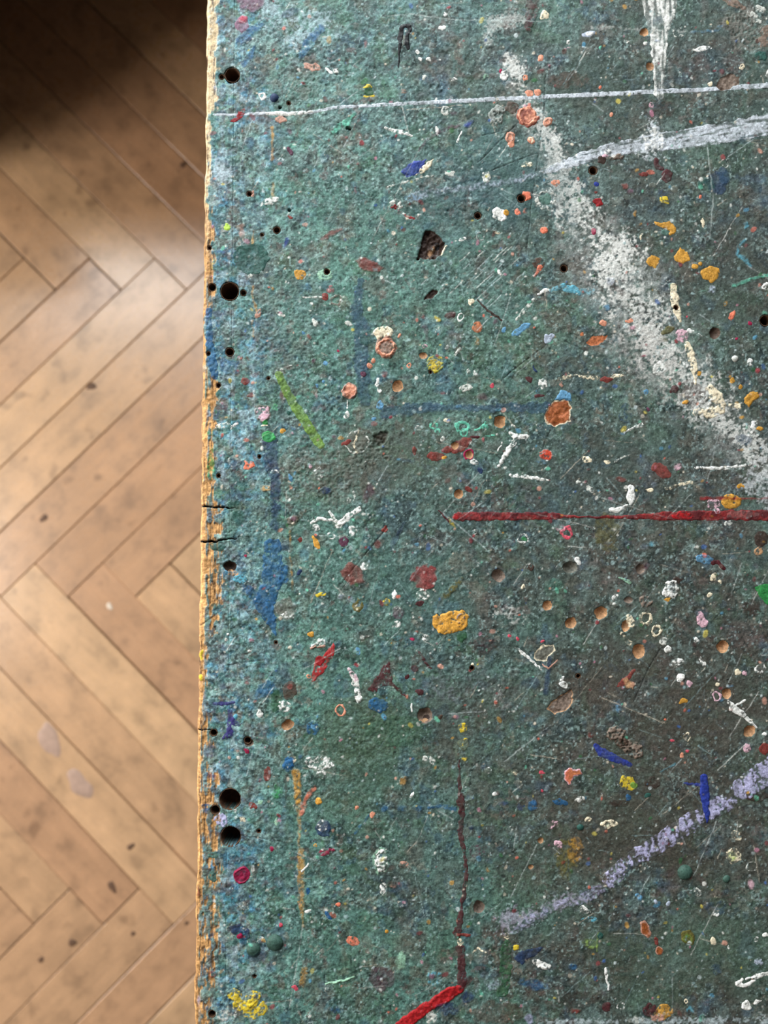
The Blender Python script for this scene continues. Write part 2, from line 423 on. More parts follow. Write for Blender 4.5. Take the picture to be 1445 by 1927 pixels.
wcol = lin((206, 156, 100)) * np.clip(1 + .42 * wg + .22 * N6 + .15 * N3, .3, 1.6)[..., None]
wcol = wcol + (lin((226, 206, 168)) - wcol) * (0.75 * sst(480, 300, Vg))[..., None]
wcol = wcol + (lin((74, 50, 34)) - wcol) * (0.85 * sst(.38, .75, fbm(24, 3, 461, sx=.10, sy=1.2) + .3 * N6))[..., None]
C = C + (wcol - C) * wood[..., None]
H -= (PX * 1.3 * wood + PX * 1.6 * wood * np.clip(-wg, 0, 1)).astype(np.float32)
EDGE_R = 9.0
drop = np.where(Dg < EDGE_R, EDGE_R - np.sqrt(np.maximum(EDGE_R ** 2 - (EDGE_R - Dg) ** 2, 0)), 0)
H -= (PX * drop).astype(np.float32)
# joint between the solid edge strip and the board
JOINT = 56.0
iJ = int(np.searchsorted(SA, JOINT * PX))
jl = np.exp(-((Dg - JOINT - 1.0) / 1.1) ** 2) * sst(-.05, .35, N40 + .1) * sst(640, 420, Vg)
over(.25 * jl, (36, 48, 52)); H -= (PX * .6 * jl).astype(np.float32)

# ------------------------------------------------------------------ small stuff: flecks, scratches, pits
RS = np.random.RandomState(7)
def window(u0, u1, v0, v1):
    q = [to_st(*to_plane(u, v)) for u in (u0, u1) for v in (v0, v1)]
    i0 = np.searchsorted(SA, min(a[0] for a in q)) - 1; i1 = np.searchsorted(SA, max(a[0] for a in q)) + 1
    j0 = np.searchsorted(TA, min(a[1] for a in q)) - 1; j1 = np.searchsorted(TA, max(a[1] for a in q)) + 1
    return slice(max(j0, 0), min(j1 + 1, NT)), slice(max(i0, 0), min(i1 + 1, NS))
FL = np.zeros((NT, NS), np.float32); FLC = np.zeros((NT, NS, 3), np.float32)
def fleck(u, v, rx, ry, rot, rgb, a, h=0.0):
    r = max(rx, ry) + 2
    w = window(u - r, u + r, v - r, v + r)
    U = Ug[w] - u; V = Vg[w] - v
    if U.size == 0: return
    c, s = math.cos(rot), math.sin(rot)
    x, y = U * c + V * s, V * c - U * s
    m = a * np.clip((1.0 - np.sqrt((x / rx) ** 2 + (y / ry) ** 2)) * min(rx, ry) * .9 + .55 + .35 * N3[w], 0, 1)
    FLC[w] = np.where((m > FL[w])[..., None], lin(rgb), FLC[w]); FL[w] = np.maximum(FL[w], m)
    if h: H[w] += (PX * h * m).astype(np.float32)
UMAX, VLO, VHI = 2300, -420, 2900
_k = np.random.RandomState(77).rand(64, 64)
def DENS(u, v):                                   # flecks come in clusters
    a = _k[int(v / 75) % 64, int(u / 75) % 64] * .6 + _k[int(v / 33 + 9) % 64, int(u / 33 + 21) % 64] * .6
    return max(0.0, min(1.0, (a - .18) * 1.0))
whites = ((236, 236, 228), (206, 218, 218), (160, 186, 186), (222, 210, 190), (140, 166, 168))
for _ in range(7600):  # pale paint flecks, also standing in for tiny specular glints
    u, v = RS.uniform(395, 1490), RS.uniform(-40, 1970)
    if RS.rand() > DENS(u, v): continue
    r = 0.8 + RS.exponential(0.75); r = min(r, 4.0)
    fleck(u, v, r, r * RS.uniform(.5, 1), RS.uniform(0, 3.14), whites[RS.randint(5)], RS.uniform(.4, 1.0), .25 if r > 1.6 else 0)
cols = ((150, 60, 66), (120, 52, 58), (214, 160, 140), (196, 150, 70), (70, 104, 160), (90, 150, 180), (110, 190, 160), (205, 190, 90), (60, 110, 70), (210, 110, 90), (96, 72, 66), (190, 130, 150))
for _ in range(850):
    r = min(1.2 + RS.exponential(1.0), 4.5)
    fleck(RS.uniform(395, 1490), RS.uniform(-40, 1970), r * RS.uniform(1, 1.8), r, RS.uniform(0, 3.14), cols[RS.randint(len(cols))], RS.uniform(.45, .95), .3)
for _ in range(900):
    r = 1.0 + RS.exponential(0.5)
    fleck(RS.uniform(395, 1490), RS.uniform(-40, 1970), r, r * .8, 0, (26, 30, 30), RS.uniform(.4, .8), -.8)
for _ in range(1500):                                            # beyond the picture, coarser
    u, v = RS.uniform(395, UMAX), RS.uniform(VLO, VHI)
    if 380 < u < 1480 and -30 < v < 1960: continue
    r = 5 + RS.exponential(5)
    fleck(u, v, r, r * .8, RS.uniform(0, 3), (whites + cols)[RS.randint(17)], .9, .4)
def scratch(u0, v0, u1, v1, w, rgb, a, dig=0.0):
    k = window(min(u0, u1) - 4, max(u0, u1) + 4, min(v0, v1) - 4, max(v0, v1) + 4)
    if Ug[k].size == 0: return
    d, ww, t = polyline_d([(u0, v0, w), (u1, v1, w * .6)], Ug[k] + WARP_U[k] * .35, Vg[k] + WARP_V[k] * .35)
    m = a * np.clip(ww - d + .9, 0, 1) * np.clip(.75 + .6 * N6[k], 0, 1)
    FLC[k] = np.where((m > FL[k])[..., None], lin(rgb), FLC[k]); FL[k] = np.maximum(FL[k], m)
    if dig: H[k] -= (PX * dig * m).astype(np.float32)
for _ in range(330):
    u, v = RS.uniform(420, 1470), RS.uniform(0, 1927); l = 10 + RS.exponential(30)
    an = RS.choice([-.9, -.8, -1.1, .1, .4, .8, 1.4], p=[.2, .2, .12, .16, .12, .1, .1]) + RS.uniform(-.25, .25)
    scratch(u, v, u + l * math.cos(an), v + l * math.sin(an), RS.uniform(.4, 1.3), whites[RS.randint(5)], RS.uniform(.25, .7))
for _ in range(30):                                              # hatch of cuts
    u, v = RS.normal(905, 42), RS.normal(535, 38); l = RS.uniform(12, 50)
    scratch(u, v, u + l * .72, v - l * .69, 1.0, whites[RS.randint(3)], RS.uniform(.4, .8), .4)
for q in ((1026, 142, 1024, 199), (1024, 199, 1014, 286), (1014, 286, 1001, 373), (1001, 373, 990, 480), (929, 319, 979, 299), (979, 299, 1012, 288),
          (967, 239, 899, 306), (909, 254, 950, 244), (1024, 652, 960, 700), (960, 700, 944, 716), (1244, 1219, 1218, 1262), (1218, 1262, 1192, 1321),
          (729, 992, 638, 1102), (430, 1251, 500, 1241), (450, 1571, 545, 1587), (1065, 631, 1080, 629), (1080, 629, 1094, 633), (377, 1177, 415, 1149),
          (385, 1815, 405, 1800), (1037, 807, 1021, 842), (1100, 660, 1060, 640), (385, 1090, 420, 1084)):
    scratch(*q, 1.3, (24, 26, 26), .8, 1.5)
for q in ((1330, 277, 1342, 374), (1342, 374, 1335, 448), (1395, 1230, 1368, 1290), (1348, 1546, 1305, 1650), (824, 1526, 854, 1542), (949, 1433, 1036, 1364),
          (770, 26, 850, 37), (850, 37, 1040, 40), (730, 30, 770, 26), (900, 890, 830, 970), (960, 560, 930, 650), (1395, 1060, 1375, 1120), (972, 1555, 966, 1600),
          (1010, 1590, 960, 1690), (640, 110, 620, 120), (1085, 500, 1180, 430), (640, 1220, 570, 1260), (570, 1740, 545, 1895), (1300, 930, 1255, 975)):
    scratch(*q, 1.3, (186, 196, 192), .7, .3)
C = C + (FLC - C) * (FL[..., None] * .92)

# ------------------------------------------------------------------ marks on the bench top (each one its own piece)
PAL = {
 'white': (240, 240, 234), 'cream': (238, 224, 194), 'offwhite': (206, 208, 200), 'silver': (150, 156, 150), 'lilac': (180, 178, 212), 'lavender': (172, 182, 198), 'pearl': (206, 212, 220),
 'salmon': (220, 150, 122), 'peach': (190, 146, 128), 'coral': (224, 124, 96), 'pink': (216, 176, 188), 'rose': (206, 84, 100), 'mauve': (132, 96, 116),
 'red': (142, 30, 34), 'crimson': (150, 34, 70), 'scarlet': (166, 32, 36), 'maroon': (76, 34, 38), 'brick': (122, 58, 52), 'rust': (146, 82, 44), 'orange': (186, 112, 74),
 'ochre': (198, 146, 62), 'amber': (218, 160, 70), 'yellow': (212, 186, 58), 'lime': (166, 200, 76), 'olive': (98, 92, 48), 'moss': (110, 144, 62),
 'green': (52, 134, 70), 'leaf': (62, 160, 86), 'forest': (50, 88, 60), 'bottle': (46, 86, 78), 'mint': (104, 188, 162), 'seafoam': (150, 192, 164), 'teal': (86, 118, 108), 'spruce': (62, 90, 80),
 'cyan': (94, 164, 184), 'sky': (96, 146, 180), 'blue': (42, 92, 134), 'cobalt': (44, 60, 142), 'indigo': (56, 48, 112), 'navy': (38, 56, 88), 'slate': (50, 76, 100),
 'rust2': (196, 74, 52), 'black': (16, 18, 22), 'brown': (84, 68, 58), 'umber': (62, 48, 42), 'taupe': (128, 112, 100), 'tan': (188, 146, 108), 'grey': (112, 112, 102), 'plum': (92, 56, 74)}
WORDS = {'rust2': 'red-orange', 'offwhite': 'off-white', 'leaf': 'bright green', 'forest': 'dark green', 'bottle': 'bottle green', 'sky': 'sky blue', 'slate': 'dull blue', 'indigo': 'deep violet',
         'moss': 'moss green', 'lime': 'lime green', 'cobalt': 'cobalt blue', 'navy': 'navy blue', 'rose': 'rose red', 'brick': 'brick red', 'umber': 'dark brown', 'silver': 'silvery grey', 'seafoam': 'pale green', 'plum': 'plum red'}
MK = []
def S(u, v, rx, ry, col, rot=0, **k):  MK.append(dict(t='S', nm='paint_spot', u=u, v=v, rx=rx, ry=ry, rot=math.radians(rot), col=col, **k))
def R(u, v, r, w, col, **k):           MK.append(dict(t='R', nm='paint_ring', u=u, v=v, r=r, w=w, col=col, **k))
def Ln(col, *p, **k):                  MK.append(dict(t='L', nm='paint_streak', p=p, col=col, **k))
def Pg(col, *p, **k):                  MK.append(dict(t='P', nm=k.pop('nm', 'paint_patch'), p=p, col=col, **k))
def Dt(u, v, rx, ry=None, col='tan', **k): MK.append(dict(t='D', nm='dent', u=u, v=v, rx=rx, ry=ry or rx, rot=0, col=col, **k))
def Dm(u, v, r, col='spruce', **k):      MK.append(dict(t='M', nm='paint_drop', u=u, v=v, rx=r, ry=r, rot=0, col=col, **k))
HOLES = []
def Hl(u, v, r, depth=None, col=(30, 18, 12)):  HOLES.append((u, v, r, depth or min(60, 4.5 * r), col))

# drilled holes
for h in ((437, 141, 14), (417, 144, 4.5), (432, 548, 17), (399, 540, 7), (458, 551, 5), (432, 662, 7.5), (433, 1504, 19, 45), (434, 1574, 18), (405, 1524, 8),
          (521, 433, 6), (469, 365, 4.5), (543, 194, 3.2), (899, 406, 6), (1061, 505, 6.5), (1116, 321, 7.5), (1440, 603, 10), (981, 373, 7), (615, 511, 5),
          (466, 1393, 6), (487, 1564, 3.2), (519, 1209, 2.6), (488, 859, 3), (505, 712, 2.6), (493, 442, 2.8), (527, 202, 2.4), (402, 1379, 6), (399, 1908, 6),
          (810, 700, 2.6), (888, 1257, 4), (1272, 579, 4), (394, 466, 3.5), (411, 725, 4), (1088, 1272, 4), (479, 1837, 3), (545, 395, 2.4), (658, 242, 2.4), (654, 241, 2.2),
          (392, 665, 3.5), (411, 895, 3.5)):
    Hl(*h)

# large faint stains first, then strokes, then spots on top
Ln('slate', (679, 530, 14), (670, 585, 26), (681, 620, 30), (679, 680, 32), (686, 755, 24), a=.62, rough=.5)
Ln('slate', (722, 776, 22), (770, 770, 26), (830, 766, 18), (900, 768, 16), (1027, 766, 24), a=.6, rough=.5)
Ln('navy', (507, 832, 30), (510, 868, 30), (517, 904, 22), (519, 945, 22), (517, 990, 20), a=.72, rough=.4, brk=.12)
Ln('blue', (513, 1030, 34), (512, 1095, 40), (497, 1135, 34), (510, 1172, 18), (519, 1196, 5), a=.85, rough=.35, brk=.08)
Ln('blue', (534, 1070, 18), (534, 1090, 20), a=.8, brk=.1); Ln('blue', (462, 1104, 16), (485, 1128, 26), a=.8, brk=.12); S(537, 1030, 10, 6, 'slate', a=.6)
Ln('navy', (760, 985, 8), (740, 1020, 14), (735, 1035, 8), a=.4)
Ln('navy', (1034, 1240, 9), (1032, 1262, 14), (1026, 1304, 12), a=.55); S(998, 1285, 20, 14, 'slate', a=.35)
S(1347, 344, 24, 24, 'navy', rot=-30, a=.6); S(1331, 347, 17, 17, 'bottle', a=.6); S(1362, 330, 14, 18, 'slate', rot=-20, a=.6)
S(1142, 1002, 26, 36, 'olive', a=.45, brk=.2); S(1066, 1617, 22, 40, 'olive', a=.7, brk=.25); S(1082, 1600, 16, 26, 'ochre', a=.4, brk=.3)
S(798, 1087, 26, 24, 'red', a=.62, rough=.3); S(663, 1079, 23, 20, 'brick', rot=40, a=.68, rough=.3); S(905, 1215, 26, 22, 'maroon', a=.3, brk=.3)
S(472, 487, 33, 29, 'bottle', a=.9, rough=.15); S(704, 364, 8, 8, 'bottle', a=.8); S(669, 50, 18, 8, 'bottle', a=.7)
Ln('maroon', (1001, -6, 26), (999, 25, 26), (994, 52, 18), a=.75, brk=.25); S(1066, 150, 42, 17, 'brown', a=.55, brk=.2); S(1240, 205, 40, 20, 'umber', a=.5, brk=.35)
S(894, 8, 15, 13, 'black', a=.5, brk=.35); S(869, 1058, 26, 24, 'grey', a=.5, brk=.15); S(898, 1115, 16, 30, 'grey', rot=-15, a=.5, brk=.15); S(915, 1147, 14, 10, 'grey', a=.55)
Ln('olive', (840, 1120, 16), (866, 1090, 12), a=.8, brk=.25); S(869, 1197, 9, 11, 'forest', a=.9)
S(1299, 740, 34, 24, 'umber', a=.75, brk=.4, rot=20); S(1165, 545, 16, 8, 'umber', a=.7, brk=.15, rot=40); S(1153, 540, 7, 16, 'umber', a=.7, brk=.1)
S(1414, 1144, 18, 19, 'umber', a=.75, brk=.2); S(1227, 1473, 17, 11, 'umber', a=.85, brk=.15); S(1165, 1511, 26, 9, 'umber', a=.75, brk=.25); S(1424, 1498, 24, 11, 'umber', a=.85, brk=.15)
S(718, 1842, 26, 24, 'plum', a=.4, brk=.1); S(940, 1905, 60, 22, 'brown', a=.5, brk=.1); S(1060, 1885, 80, 20, 'umber', a=.4, brk=.15, rot=-8)
Ln('forest', (953, 1778, 20), (952, 1815, 24), (945, 1868, 20), a=.85, brk=.2); S(745, 1375, 60, 30, 'forest', a=.3, brk=.2); S(690, 640, 16, 12, 'forest', a=.3)
S(519, 1316, 12, 24, 'forest', a=.75); S(498, 1298, 26, 15, 'blue', rot=-35, a=.6, brk=.1); S(544, 1299, 13, 20, 'brown', a=.85); S(544, 1291, 8, 8, 'brick', a=.6)
Ln('umber', (539, 1462, 12), (537, 1500, 8), a=.55)
S(694, 928, 11, 22, 'plum', a=.5, rot=8); S(612, 923, 12, 9, 'navy', a=.8, brk=.1); S(675, 779, 15, 14, 'grey', a=.45); S(684, 905, 10, 26, 'brown', a=.4)
# blue / mauve marks near the top left
Pg('mauve', (443, -4), (500, -4), (497, 12), (476, 25), (452, 18), a=.75); S(457, 47, 13, 14, 'mauve', a=.9); S(459, 37, 10, 7, 'rose', rot=-30, a=.6)
Ln('blue', (450, 78, 18), (478, 56, 18), (492, 46, 10), a=.65, brk=.15); Ln('navy', (454, 84, 8), (470, 74, 12), a=.8); Ln('blue', (460, 122, 12), (472, 100, 14), (480, 88, 6), a=.7, brk=.15)
Ln('blue', (603, 54, 18), (580, 82, 22), (566, 106, 14), a=.68, brk=.15); S(545, 25, 22, 10, 'slate', a=.45, rot=-20)
S(587, 125, 18, 8, 'peach', rot=12, brk=.18); S(529, 224, 11, 7, 'peach', rot=10, brk=.1); S(545, 247, 5, 9, 'plum', rot=-20, a=.7)
S(619, 134, 9, 4, 'white', rot=38); S(632, 133, 5, 5, 'white', brk=.2); R(494, 181, 5, 3, 'white')
Pg('forest', (684, 178), (688, 162), (698, 160), (704, 172), (702, 180)); S(693, 163, 8, 3, 'yellow', brk=.2); S(694, 187, 12, 5, 'umber', a=.8); Ln('yellow', (685, 182, 3), (703, 180, 3), brk=.2)
# long pale line
Ln('pearl', (402, 215, 4), (441, 215, 5), (500, 213, 6), (584, 212, 6), (629, 202, 6), (726, 197, 7), (860, 190, 8), (974, 184, 8), (1088, 179, 8), (1160, 176, 9), (1229, 172, 9), (1319, 169, 8), (1450, 160, 10), rough=.12, brk=.10, a=.84, warp=.4, th=.2)
Ln('white', (500, 213, 5), (545, 214, 7), (588, 211, 4), th=1.0)
Pg('red', (430, 233), (438, 222), (446, 217), (450, 206), (460, 203), (462, 212), (456, 222), (444, 230), brk=.12); S(456, 207, 8, 5, 'offwhite', a=.5, brk=.4)
Ln('mint', (666, 214, 8), (650, 232, 18), (626, 248, 12), a=.8, brk=.2); S(551, 272, 8, 5, 'mint', a=.6)
Ln('ochre', (512, 240, 9), (513, 262, 7), (512, 300, 9), a=.55, brk=.15); Ln('ochre', (514, 345, 9), (512, 372, 9), a=.35, brk=.2); Ln('ochre', (477, 434, 5), (475, 458, 6), a=.7); S(547, 285, 5, 9, 'plum', rot=-25)
S(474, 365, 4, 5, 'peach'); S(504, 379, 21, 7, 'white', rot=-16, brk=.3, a=.9); S(426, 432, 14, 14, 'silver', brk=.35); S(427, 428, 6, 8, 'lime', brk=.1); S(455, 434, 9, 16, 'peach', rot=-12, a=.6)
Ln('brick', (606, 450, 8), (622, 441, 12), (642, 431, 7), a=.6); S(539, 456, 6, 12, 'cobalt', rot=20, a=.75, brk=.1); S(670, 359, 3.5, 8, 'brick', a=.7); S(547, 408, 6, 3, 'brick')
S(470, 268, 11, 12, 'slate', a=.45); S(688, 82, 5, 9, 'brick', a=.6)
# black ink mark
Ln('black', (770, 49, 8), (757, 49, 8), (753, 70, 9), (752, 95, 5.5), (750, 128, 2), th=.8, rough=.1); Ln('black', (769, 49, 9), (771, 58, 7), (766, 70, 7), (765, 82, 10), (768, 92, 6), th=.8, rough=.1)
# whites and small spots in the upper middle
for a in ((838, 27, 3.5, 3.5), (832, 51, 7, 5), (787, 98, 3.5, 4), (806, 111, 5, 4), (790, 112, 3, 4), (854, 149, 8, 4), (840, 208, 11, 8), (822, 245, 3.5, 9), (949, 143, 8, 8), (848, 326, 11, 5), (917, 333, 9, 11), (870, 450, 7, 4)):
    S(*a, 'offwhite' if a[2] > 8 else 'white', brk=.15 if a[2] > 6 else 0)
S(800, 148, 7, 6, 'offwhite', brk=.3); S(759, 173, 7, 6, 'taupe', brk=.2); S(913, 144, 6, 6, 'seafoam', brk=.25, a=.8); S(962, 120, 26, 24, 'white', brk=.66, a=.85); S(965, 160, 16, 14, 'white', brk=.6)
S(942, 134, 4, 5, 'crimson'); S(1020, 133, 4, 4, 'crimson', a=.8); S(1033, 123, 4, 4, 'crimson', a=.5); S(1021, 10, 4, 5, 'crimson', a=.7); S(1066, 92, 7, 4, 'pink', brk=.3); S(1070, 79, 5, 5, 'white', brk=.3)
S(1025, 28, 8, 9, 'cream', brk=.1); S(1032, 45, 5, 10, 'offwhite', brk=.4, a=.7); S(1018, 109, 6, 8, 'salmon'); R(988, 147, 4, 3.5, 'salmon')
S(996, 176, 7, 6, 'salmon'); S(1011, 174, 5.5, 5, 'salmon'); S(992, 218, 20, 18, 'salmon', th=1.4, c2='brick', wrk=.5); R(992, 218, 16, 4, 'salmon', th=1.6, brk=.2)
S(1030, 229, 7.5, 7, 'salmon', th=1); R(1030, 229, 5, 2.2, 'peach', th=1.4); S(960, 260, 10, 9.5, 'salmon', th=1); R(960, 260, 6.5, 3, 'peach', th=1.5); S(962, 273, 6.5, 6, 'salmon', th=1)
S(1000, 264, 6.5, 6, 'salmon', th=.9); R(1000, 264, 4, 2, 'cream'); S(1044, 344, 7, 7, 'salmon', brk=.1); S(991, 368, 10, 9, 'coral', th=1.2); S(972, 399, 6, 6, 'coral', a=.9); S(988, 397, 5, 6, 'coral', a=.6, brk=.25); S(1024, 434, 6, 6, 'coral')
S(934, 219, 16, 20, 'silver', rot=20, brk=.2, th=2.2); S(962, 203, 12, 10, 'brown', a=.9, brk=.1); Ln('white', (725, 241, 5), (750, 248, 8), (776, 255, 3), brk=.15, th=1)
Ln('plum', (789, 283, 8), (800, 265, 9), (820, 252, 10), (842, 240, 12), (866, 236, 7), a=.55, brk=.25); S(852, 213, 13, 6, 'plum', a=.5, brk=.2, rot=25); Ln('umber', (880, 222, 5), (898, 210, 9), a=.7, brk=.2); S(882, 233, 11, 6, 'cobalt', rot=-30, a=.8); Ln('white', (868, 249, 4), (860, 266, 5), brk=.15)
Pg('cobalt', (756, 323), (768, 309), (780, 303), (803, 301), (796, 314), (784, 327), (765, 335), a=.85); Pg('cream', (816, 296), (812, 312), (802, 322), (781, 330), (790, 318), (803, 307), brk=.1, th=.9)
Ln('offwhite', (729, 352, 5), (760, 344, 4), (816, 329, 4), brk=.35)
Ln('lavender', (778, 370, 22), (850, 357, 16), (949, 344, 14), (1000, 332, 12), (1060, 312, 12), a=.5, brk=.42); S(775, 372, 18, 8, 'sky', a=.4, brk=.3)
Ln('pearl', (1040, 318, 16), (1100, 296, 22), (1155, 280, 24), (1234, 268, 34), (1300, 260, 38), (1379, 247, 38), (1460, 230, 40), brk=.06, dry=.35, a=.84); S(1229, 265, 21, 24, 'white', brk=.3, a=.8)
S(938, 403, 13, 12, 'white', th=1.2); S(952, 399, 5, 5, 'ochre'); S(744, 384, 12, 10, 'offwhite', brk=.25, th=2); S(741, 390, 7, 4, 'red', brk=.25); Ln('offwhite', (758, 402, 5), (772, 411, 9), (790, 402, 4), brk=.3); Ln('red', (763, 405, 5), (778, 411, 6), brk=.2)
R(1026, 374, 17, 10, 'offwhite', brk=.4, th=1); S(1026, 374, 11, 11, 'teal'); S(992, 310, 12, 5, 'cream', brk=.5); S(934, 437, 8, 4, 'cream', brk=.35, rot=10); R(904, 444, 7, 3, 'silver', brk=.3)
# gouge
Pg('umber', (784, 487), (792, 460), (801, 435), (814, 431), (838, 455), (832, 478), (812, 490), nm='gouge', dig=7, rough=.5); Ln('tan', (805, 484, 8), (812, 468, 12), (824, 456, 6), brk=.3, a=.8); Ln('cream', (830, 480, 3), (840, 462, 5), brk=.3); S(822, 461, 6, 8, 'black', a=.9)
Pg('umber', (797, 566), (805, 552), (816, 545), (824, 547), (818, 560), nm='gouge', dig=4); Ln('silver', (824, 553, 4), (834, 542, 8), a=.7, brk=.2); Pg('umber', (703, 820), (716, 811), (732, 815), (724, 832), (708, 840), nm='gouge', dig=4, a=.8)
# top right
for q in (((1240, -6, 66), (1242, 20, 62), (1240, 60, 36), (1240, 110, 26), (1240, 178, 18)),): Ln('white', *q, brk=.08, dry=.75, a=.92)
Dt(1212, 60, 8); Dt(1223, 125, 8); S(1214, 83, 4.5, 4, 'white'); S(1106, 63, 13, 5, 'lavender', rot=-12); S(1109, 62, 6, 4, 'white'); S(1101, 96, 12, 11, 'offwhite', brk=.5); S(1129, 90, 3, 4, 'mint'); S(1178, 79, 6, 5, 'white', brk=.4)
S(1129, 164, 3.5, 3.5, 'coral'); S(1150, 216, 4, 4, 'salmon'); S(1227, 199, 5, 6, 'pink'); Ln('white', (1308, 95, 6), (1320, 92, 9), (1338, 90, 5), brk=.15); R(1276, 60, 9, 2.5, 'offwhite', brk=.4)
Pg('taupe', (1345, 162), (1352, 150), (1366, 139), (1379, 136), (1391, 146), (1389, 158), (1374, 168), (1355, 170), nm='bare_chip', dig=2, c2='brown'); Ln('taupe', (1362, -4, 12), (1385, 8, 16), (1398, 14, 10), brk=.1); Ln('offwhite', (1408, 24, 10), (1424, 36, 16), (1430, 42, 8), brk=.25); S(1430, 18, 10, 8, 'offwhite', brk=.25); S(1440, 68, 12, 20, 'taupe', rot=10, brk=.1); S(1445, 140, 5, 9, 'white', brk=.2)
S(1334, 158, 5, 5, 'cream'); S(1395, 126, 4.5, 5, 'cream', brk=.1); S(1431, 106, 12, 8, 'bottle', a=.9); Ln('sky', (1300, 60, 6), (1345, 58, 10), (1360, 48, 10), a=.4, brk=.3)
Ln('offwhite', (1260, 120, 14), (1265, 160, 10), brk=.5, a=.6); S(1262, 140, 8, 22, 'umber', a=.6, brk=.4)
S(1121, 346, 5.5, 5.5, 'cobalt'); S(1210, 328, 9, 6, 'brick', rot=8); Ln('maroon', (1235, 303, 10), (1236, 314, 12), (1246, 318, 8), a=.9); S(1256, 333, 10, 13, 'maroon', rot=15, a=.9); S(1176, 350, 8.5, 8, 'brick', a=.75); S(1124, 380, 8, 8, 'red', rot=-30); S(1117, 436, 4.5, 5.5, 'crimson', a=.85); S(1122, 362, 5, 3, 'brick'); S(1185, 361, 10, 6, 'mauve', rot=-15, a=.5)
S(1229, 347, 8, 5, 'cream', brk=.45); S(1251, 377, 11, 7, 'yellow', brk=.35, rot=15); S(1268, 355, 8, 6, 'cream', brk=.5, rot=40); S(1240, 362, 28, 8, 'navy', a=.45, brk=.3); S(1176, 380, 9, 8, 'black', a=.7, brk=.3)
Ln('ochre', (1232, 419, 5), (1246, 424, 10), (1258, 424, 16), (1266, 434, 12), (1262, 440, 6), th=1); S(1252, 438, 8, 6, 'teal', a=.9); S(1194, 403, 5, 5, 'ochre', a=.5); S(1204, 421, 4, 4, 'ochre', a=.6)
S(1322, 421, 3, 9, 'cream', rot=-12); S(1207, 446, 2.5, 6, 'cream'); S(1404, 423, 5, 9, 'cyan', a=.8); Ln('cyan', (1402, 452, 10), (1390, 462, 10), (1386, 478, 8), (1405, 490, 12), (1412, 500, 8), a=.55, brk=.3); S(1318, 370, 3, 5, 'coral')
Ln('taupe', (1144, 299, 8), (1168, 293, 12), brk=.25, th=1.5); S(1131, 300, 7, 7, 'umber'); S(1143, 284, 6, 6, 'white', brk=.15); S(1138, 293, 6, 4, 'pink'); R(1364, 307, 7, 2.2, 'offwhite', brk=.35); S(1408, 262, 6, 5, 'silver', a=.7)
for a in ((1283, 482, 15, 14), (1229, 491, 12, 11), (1338, 517, 18, 15)): S(*a, 'ochre', th=.6, wrk=.15)
Ln('amber', (1338, 503, 2.5), (1337, 528, 2.5), th=1.6, a=.7); S(1240, 500, 6, 6, 'silver', brk=.3, a=.7); S(1307, 502, 5, 4, 'ochre'); S(1317, 497, 5, 4, 'ochre')
Ln('mint', (1380, 538, 7), (1410, 527, 9), (1450, 515, 10), a=.75, brk=.1); Ln('mint', (1312, 549, 4), (1345, 545, 5), a=.5, brk=.35); S(1340, 545, 8, 8, 'lavender', brk=.3, a=.7); S(1442, 541, 8, 9, 'white', brk=.2); S(1430, 537, 5, 5, 'coral', a=.7)
# cream drips
Ln('cream', (1266, 537, 8), (1269, 562, 18), (1271, 575, 14), th=1, brk=.08); Ln('cream', (1274, 582, 14), (1279, 605, 6), th=1, brk=.08); R(1266, 541, 6, 4, 'green', a=.7, brk=.2)
Ln('cream', (1292, 645, 8), (1298, 664, 16), (1306, 690, 13), (1309, 722, 5), th=1, brk=.1); Ln('cream', (1338, 730, 14), (1348, 748, 22), (1360, 764, 14), th=1.2, brk=.1); Ln('cream', (1308, 775, 14), (1330, 778, 18), (1356, 772, 16), th=1.2, brk=.2); Ln('cream', (1372, 762, 8), (1390, 764, 12), brk=.2); S(1325, 757, 26, 16, 'white', brk=.45, a=.8); S(1289, 757, 6, 4, 'amber', brk=.2)
Ln('white', (1420, 798, 14), (1412, 815, 7), (1404, 834, 3), brk=.25); S(1282, 632, 13, 12, 'pink', brk=.22); Ln('white', (1296, 622, 8), (1320, 632, 5), brk=.3); S(1257, 622, 13, 7, 'olive', rot=-25, a=.85); S(1233, 563, 5, 6, 'olive', a=.7); S(1250, 638, 11, 6, 'olive', a=.6)
Pg('orange', (1103, 646), (1115, 633), (1128, 630), (1144, 632), (1134, 643), (1124, 651), (1110, 650), nm='bare_chip', dig=1.5, c2='rust'); Pg('orange', (1090, 627), (1097, 624), (1098, 630), (1092, 632), nm='bare_chip', dig=1)
S(1185, 604, 9, 4, 'salmon', rot=5); S(1135, 609, 8, 5, 'salmon', brk=.15, rot=12); S(1377, 595, 6, 9, 'coral', rot=15, brk=.12); S(1143, 579, 6, 7, 'sky', rot=20, a=.8); S(1148, 530, 10, 8, 'lavender', a=.5, brk=.15); S(1102, 549, 20, 9, 'cyan', a=.5, brk=.4); S(1386, 636, 3, 3, 'crimson'); S(1410, 608, 3, 4, 'crimson'); S(1293, 596, 3, 3, 'rose'); S(1426, 698, 6, 5, 'rose', a=.5)
Dt(1345, 627, 10, col='brown'); Dm(1383, 675, 6, 'offwhite'); S(1411, 682, 6, 6, 'white', brk=.15); S(1239, 694, 12, 13, 'white', brk=.22, a=.85); S(1334, 674, 8, 13, 'white', brk=.4, a=.7); S(1289, 687, 9, 8, 'white', brk=.3, a=.75)
S(1211, 669, 7, 4, 'crimson', a=.8); S(1268, 732, 9, 8, 'maroon', a=.9); Ln('cream', (1090, 708, 6), (1124, 710, 9), brk=.3); Ln('cream', (1150, 710, 7), (1172, 705, 6), brk=.2); S(1141, 714, 13, 6, 'brick', rot=-8)
